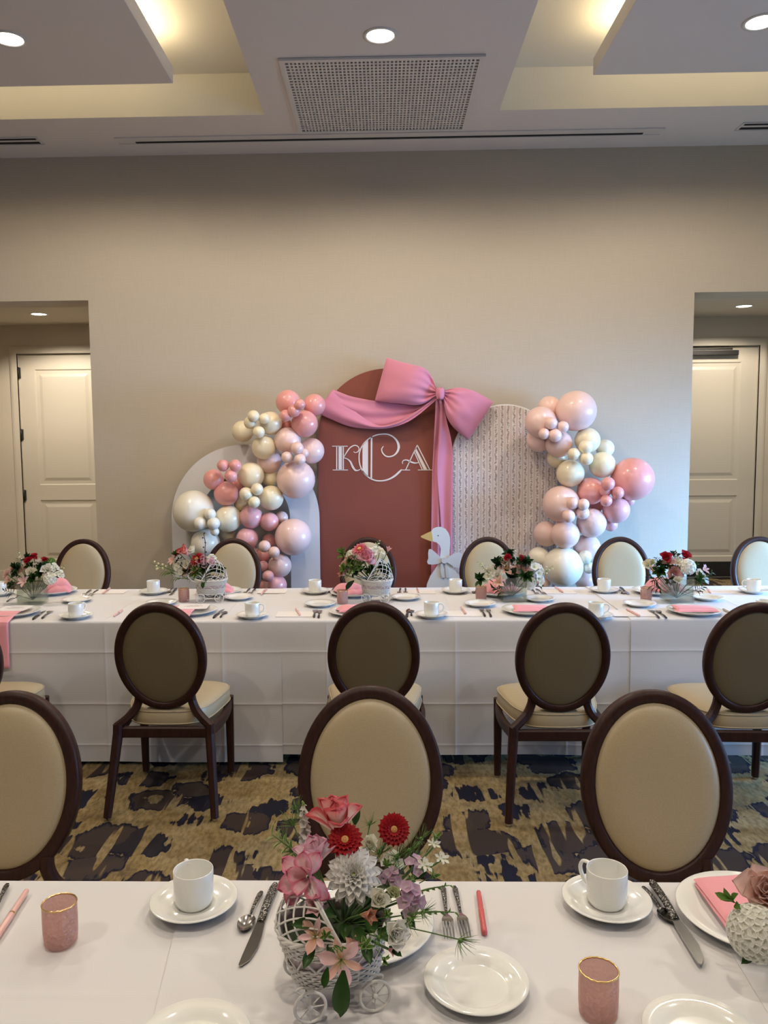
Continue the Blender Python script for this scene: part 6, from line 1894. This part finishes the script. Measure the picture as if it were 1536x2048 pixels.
A_ = [('rose',340,195,46,'red_rose_petal','lower of the two in front'), ('rose',405,155,46,'red_rose_petal','uppermost'), ('rose',530,182,34,'red_rose_petal','half hidden towards the chair',.03),
 ('rose',480,240,64,'white_rose_petal','in the top middle'), ('rose',555,292,58,'white_rose_petal','just below the top middle one'), ('clu',645,268,46,'white_floret_petal','towards the chair'), ('rose',345,268,52,'blush_rose_petal','in the middle'),
 ('rose',262,308,44,'blush_rose_petal','beside the middle one'), ('rose',375,322,52,'cream_rose_petal','below the middle one'), ('als',300,440,66,'pink_alstroemeria_petal','hanging over the glass',-.08), ('hyd',590,395,72,'white_floret_petal','lowest towards the napkin'),
 ('mum',88,345,58,'blush_rose_petal','farthest out'), ('mum',155,290,52,'blush_rose_petal','above the farthest out one'), ('als',120,425,58,'peach_alstroemeria_petal','low on the outer side'), ('spk',262,230,42,'white_floret_petal','rising on top',.02),
 ('hyd',600,205,52,'light_leaf_green','behind the red one',.04), ('clu',695,345,48,'white_floret_petal','nearest the chair cushion'), ('bry',730,275,70,'light_leaf_green','nearest the chair'), ('lea',190,370,85,'dark_leaf_green','beside the alstroemeria'),
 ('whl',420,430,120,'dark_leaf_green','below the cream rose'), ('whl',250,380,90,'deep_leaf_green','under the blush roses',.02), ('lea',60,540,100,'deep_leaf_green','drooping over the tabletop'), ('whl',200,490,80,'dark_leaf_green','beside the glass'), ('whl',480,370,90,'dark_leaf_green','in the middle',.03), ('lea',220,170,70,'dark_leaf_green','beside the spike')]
far_arr('vase', (66, 1207), 0, 1090, 5.908, 'in the vase by the hinged door', A_, own='of mixed roses nearest the hinged door')
B_ = [('rose',1105,238,32,'red_rose_petal','smaller'), ('rose',1245,268,42,'red_rose_petal','larger'), ('rose',1070,272,40,'cream_rose_petal','above the peach ones'), ('spk',1168,300,36,'white_floret_petal','rising on top'), ('rose',1240,360,82,'blush_rose_petal','largest'),
 ('als',1090,355,62,'peach_alstroemeria_petal','beside the largest rose'), ('rose',995,375,52,'cream_rose_petal','on the goose side'), ('rose',920,385,50,'white_rose_petal','outermost on the goose side'), ('rose',1005,412,46,'white_rose_petal','lower on the goose side'),
 ('clu',1395,368,62,'white_floret_petal','upper on the balloon side'), ('hyd',1320,488,60,'white_floret_petal','low on the balloon side'), ('clu',1412,450,52,'white_floret_petal','lower on the balloon side'), ('bud',1335,300,24,'cream_rose_petal','highest on the balloon side'),
 ('als',1025,492,50,'peach_alstroemeria_petal','hanging over the glass',-.07), ('whl',870,480,90,'dark_leaf_green','outermost on the goose side'), ('whl',1240,455,100,'dark_leaf_green','under the largest rose'), ('lea',960,540,90,'dark_leaf_green','drooping to the plate'), ('whl',1120,470,110,'deep_leaf_green','in the middle'),
 ('bry',845,320,70,'light_leaf_green','on the goose side'), ('bry',1500,365,80,'light_leaf_green','on the balloon side'), ('clu',895,440,46,'white_floret_petal','lowest on the goose side'), ('whl',1380,520,60,'dark_leaf_green','by the ivory balloon')]
far_arr('vase', (1024, 1200), 800, 1070, 5.12, 'in the vase nearest the goose', B_, own='of blush and white flowers nearest the goose', big=1.18)
C_ = [('rose',315,275,62,'red_rose_petal','nearer the balloons'), ('rose',530,262,64,'red_rose_petal','nearer the door'), ('spk',425,330,40,'white_floret_petal','rising between the red roses'), ('rose',345,335,72,'blush_rose_petal','below the red one'), ('rose',405,470,86,'pink_rose_petal','largest'),
 ('hyd',570,385,92,'white_floret_petal','beside the largest rose'), ('clu',455,320,56,'white_floret_petal','between the red roses'), ('rose',95,362,52,'cream_rose_petal','farthest towards the balloons'), ('rose',160,335,36,'green_bud_petal','beside the farthest cream one'), ('rose',750,545,62,'white_rose_petal','lowest towards the door'),
 ('clu',700,470,62,'white_floret_petal','above the lowest rose'), ('als',755,420,56,'pink_alstroemeria_petal','towards the door'), ('als',175,415,46,'peach_alstroemeria_petal','towards the balloons'), ('rose',455,545,44,'cream_rose_petal','hanging over the glass',-.06),
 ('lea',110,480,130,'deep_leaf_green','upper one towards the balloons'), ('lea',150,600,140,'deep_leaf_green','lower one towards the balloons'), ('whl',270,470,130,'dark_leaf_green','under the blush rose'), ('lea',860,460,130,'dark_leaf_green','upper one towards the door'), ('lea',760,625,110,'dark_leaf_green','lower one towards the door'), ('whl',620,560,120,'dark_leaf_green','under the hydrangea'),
 ('whl',360,580,90,'dark_leaf_green','at the glass rim'), ('lea',200,280,90,'deep_leaf_green','thin and upright'), ('whl',250,380,70,'deep_leaf_green','behind the blush rose')]
far_arr('vase', (1353, 1203), 1280, 1070, 6.0, 'in the vase with two red roses', C_, own='of pink roses with two big red roses on top')
D_ = [('ger',735,268,84,'crimson_petal','in full view'), ('ger',530,190,58,'crimson_petal','seen edge-on'), ('tul',640,215,80,'striped_tulip_petal','at the top'), ('tul',705,190,56,'cream_rose_petal','at the top'), ('tul',830,330,84,'pale_tulip_petal','below the twig'), ('tul',905,330,60,'pale_tulip_petal','at the hood'),
 ('als',640,400,66,'peach_alstroemeria_petal','low over the rim'), ('als',490,290,58,'peach_alstroemeria_petal','on the outer side'), ('clu',545,335,62,'white_floret_petal','in the middle'), ('clu',570,400,56,'white_floret_petal','over the handle'), ('rose',640,320,50,'cream_rose_petal','beside the crimson one'), ('als',720,385,50,'peach_alstroemeria_petal','under the crimson one'),
 ('bry',330,345,120,'light_leaf_green','reaching farthest out'), ('lea',370,400,120,'variegated_leaf','outer lower one'), ('lea',470,460,110,'variegated_leaf','drooping over the handle'), ('whl',775,440,105,'variegated_leaf','at the hood opening'), ('whl',680,430,90,'dark_leaf_green','over the rim'), ('blade',815,490,90,'dark_leaf_green','hanging over the side',-.06,-1.2),
 ('lea',590,470,80,'variegated_leaf','over the basket rim'), ('whl',540,250,70,'dark_leaf_green','behind the edge-on gerbera'), ('clu',890,260,46,'white_floret_petal','beside the twig'), ('whl',600,330,80,'deep_leaf_green','deep inside',.02), ('lea',430,350,90,'light_leaf_green','beside the berries')]
far_arr('carriage', (422, 1202), 260, 1070, 5.486, 'in the carriage with the upright twig', D_, rot=6, own='with an upright twig, before the white arch')
E_ = [('ger',985,160,80,'pink_gerbera_petal','at the top'), ('tul',1090,300,105,'pink_tulip_petal','against the hood'), ('als',885,310,66,'peach_alstroemeria_petal','in the middle'), ('bud',820,440,42,'orange_bud_petal','lowest on the votive side'), ('whl',960,390,100,'variegated_leaf','in the front'), ('whl',1015,375,80,'variegated_leaf','beside the hood'),
 ('whl',830,250,86,'light_leaf_green','on the votive side'), ('rose',935,240,56,'cream_rose_petal','below the gerbera'), ('rose',870,285,44,'cream_rose_petal','on the votive side'), ('clu',1140,195,56,'white_floret_petal','above the hood'), ('clu',1200,190,46,'cream_rose_petal','behind the hood'), ('bud',1290,180,30,'pink_rose_petal','tiny one behind the hood'), ('bry',1180,110,70,'light_leaf_green','rising above the hood'),
 ('blade',925,500,110,'deep_leaf_green','hanging to the plate',-.03,-.8), ('lea',790,200,80,'light_leaf_green','reaching up on the votive side'), ('lea',780,420,80,'variegated_leaf','reaching out low'), ('whl',900,400,90,'dark_leaf_green','deep inside',.02), ('als',830,350,46,'peach_alstroemeria_petal','on the votive side'), ('lea',1250,240,70,'variegated_leaf','behind the hood'), ('clu',1020,260,40,'white_floret_petal','beside the pink tulip'), ('rose',1000,330,44,'cream_rose_petal','in the front middle'), ('als',950,300,56,'peach_alstroemeria_petal','under the gerbera'), ('whl',1045,340,80,'variegated_leaf','under the pink tulip'), ('whl',870,385,80,'light_leaf_green','low on the votive side'), ('clu',890,215,44,'white_floret_petal','high on the votive side'), ('clu',1085,190,44,'white_floret_petal','between gerbera and hood'), ('whl',930,340,80,'dark_leaf_green','in the middle'), ('rose',840,400,40,'blush_rose_petal','low on the votive side')]
far_arr('carriage', (752, 1203), 540, 1070, 5.486, 'in the latticed carriage', E_, rot=-4, own='with latticed hood, before the red board', big=1.12)
# the upright twig
p0 = ony(410, 1104, 4.40); p1 = ony(407, 1066, 4.40)
g = G(); g.tube(smooth_path([(p0.x, 4.40, FZ + .12), p0, ((p0.x + p1.x) / 2 + .006, 4.4, (p0.z + p1.z) / 2), p1], 12), .0022, 5)
for k in range(5):
    q = p0.lerp(p1, k / 4); g.ball((q.x + .006 * (-1) ** k, 4.4, q.z), .005, 6, 4)
tag(obj('twig', g, 'twig_brown'), 'thin bare twig standing up from the far wicker carriage', 'twig')
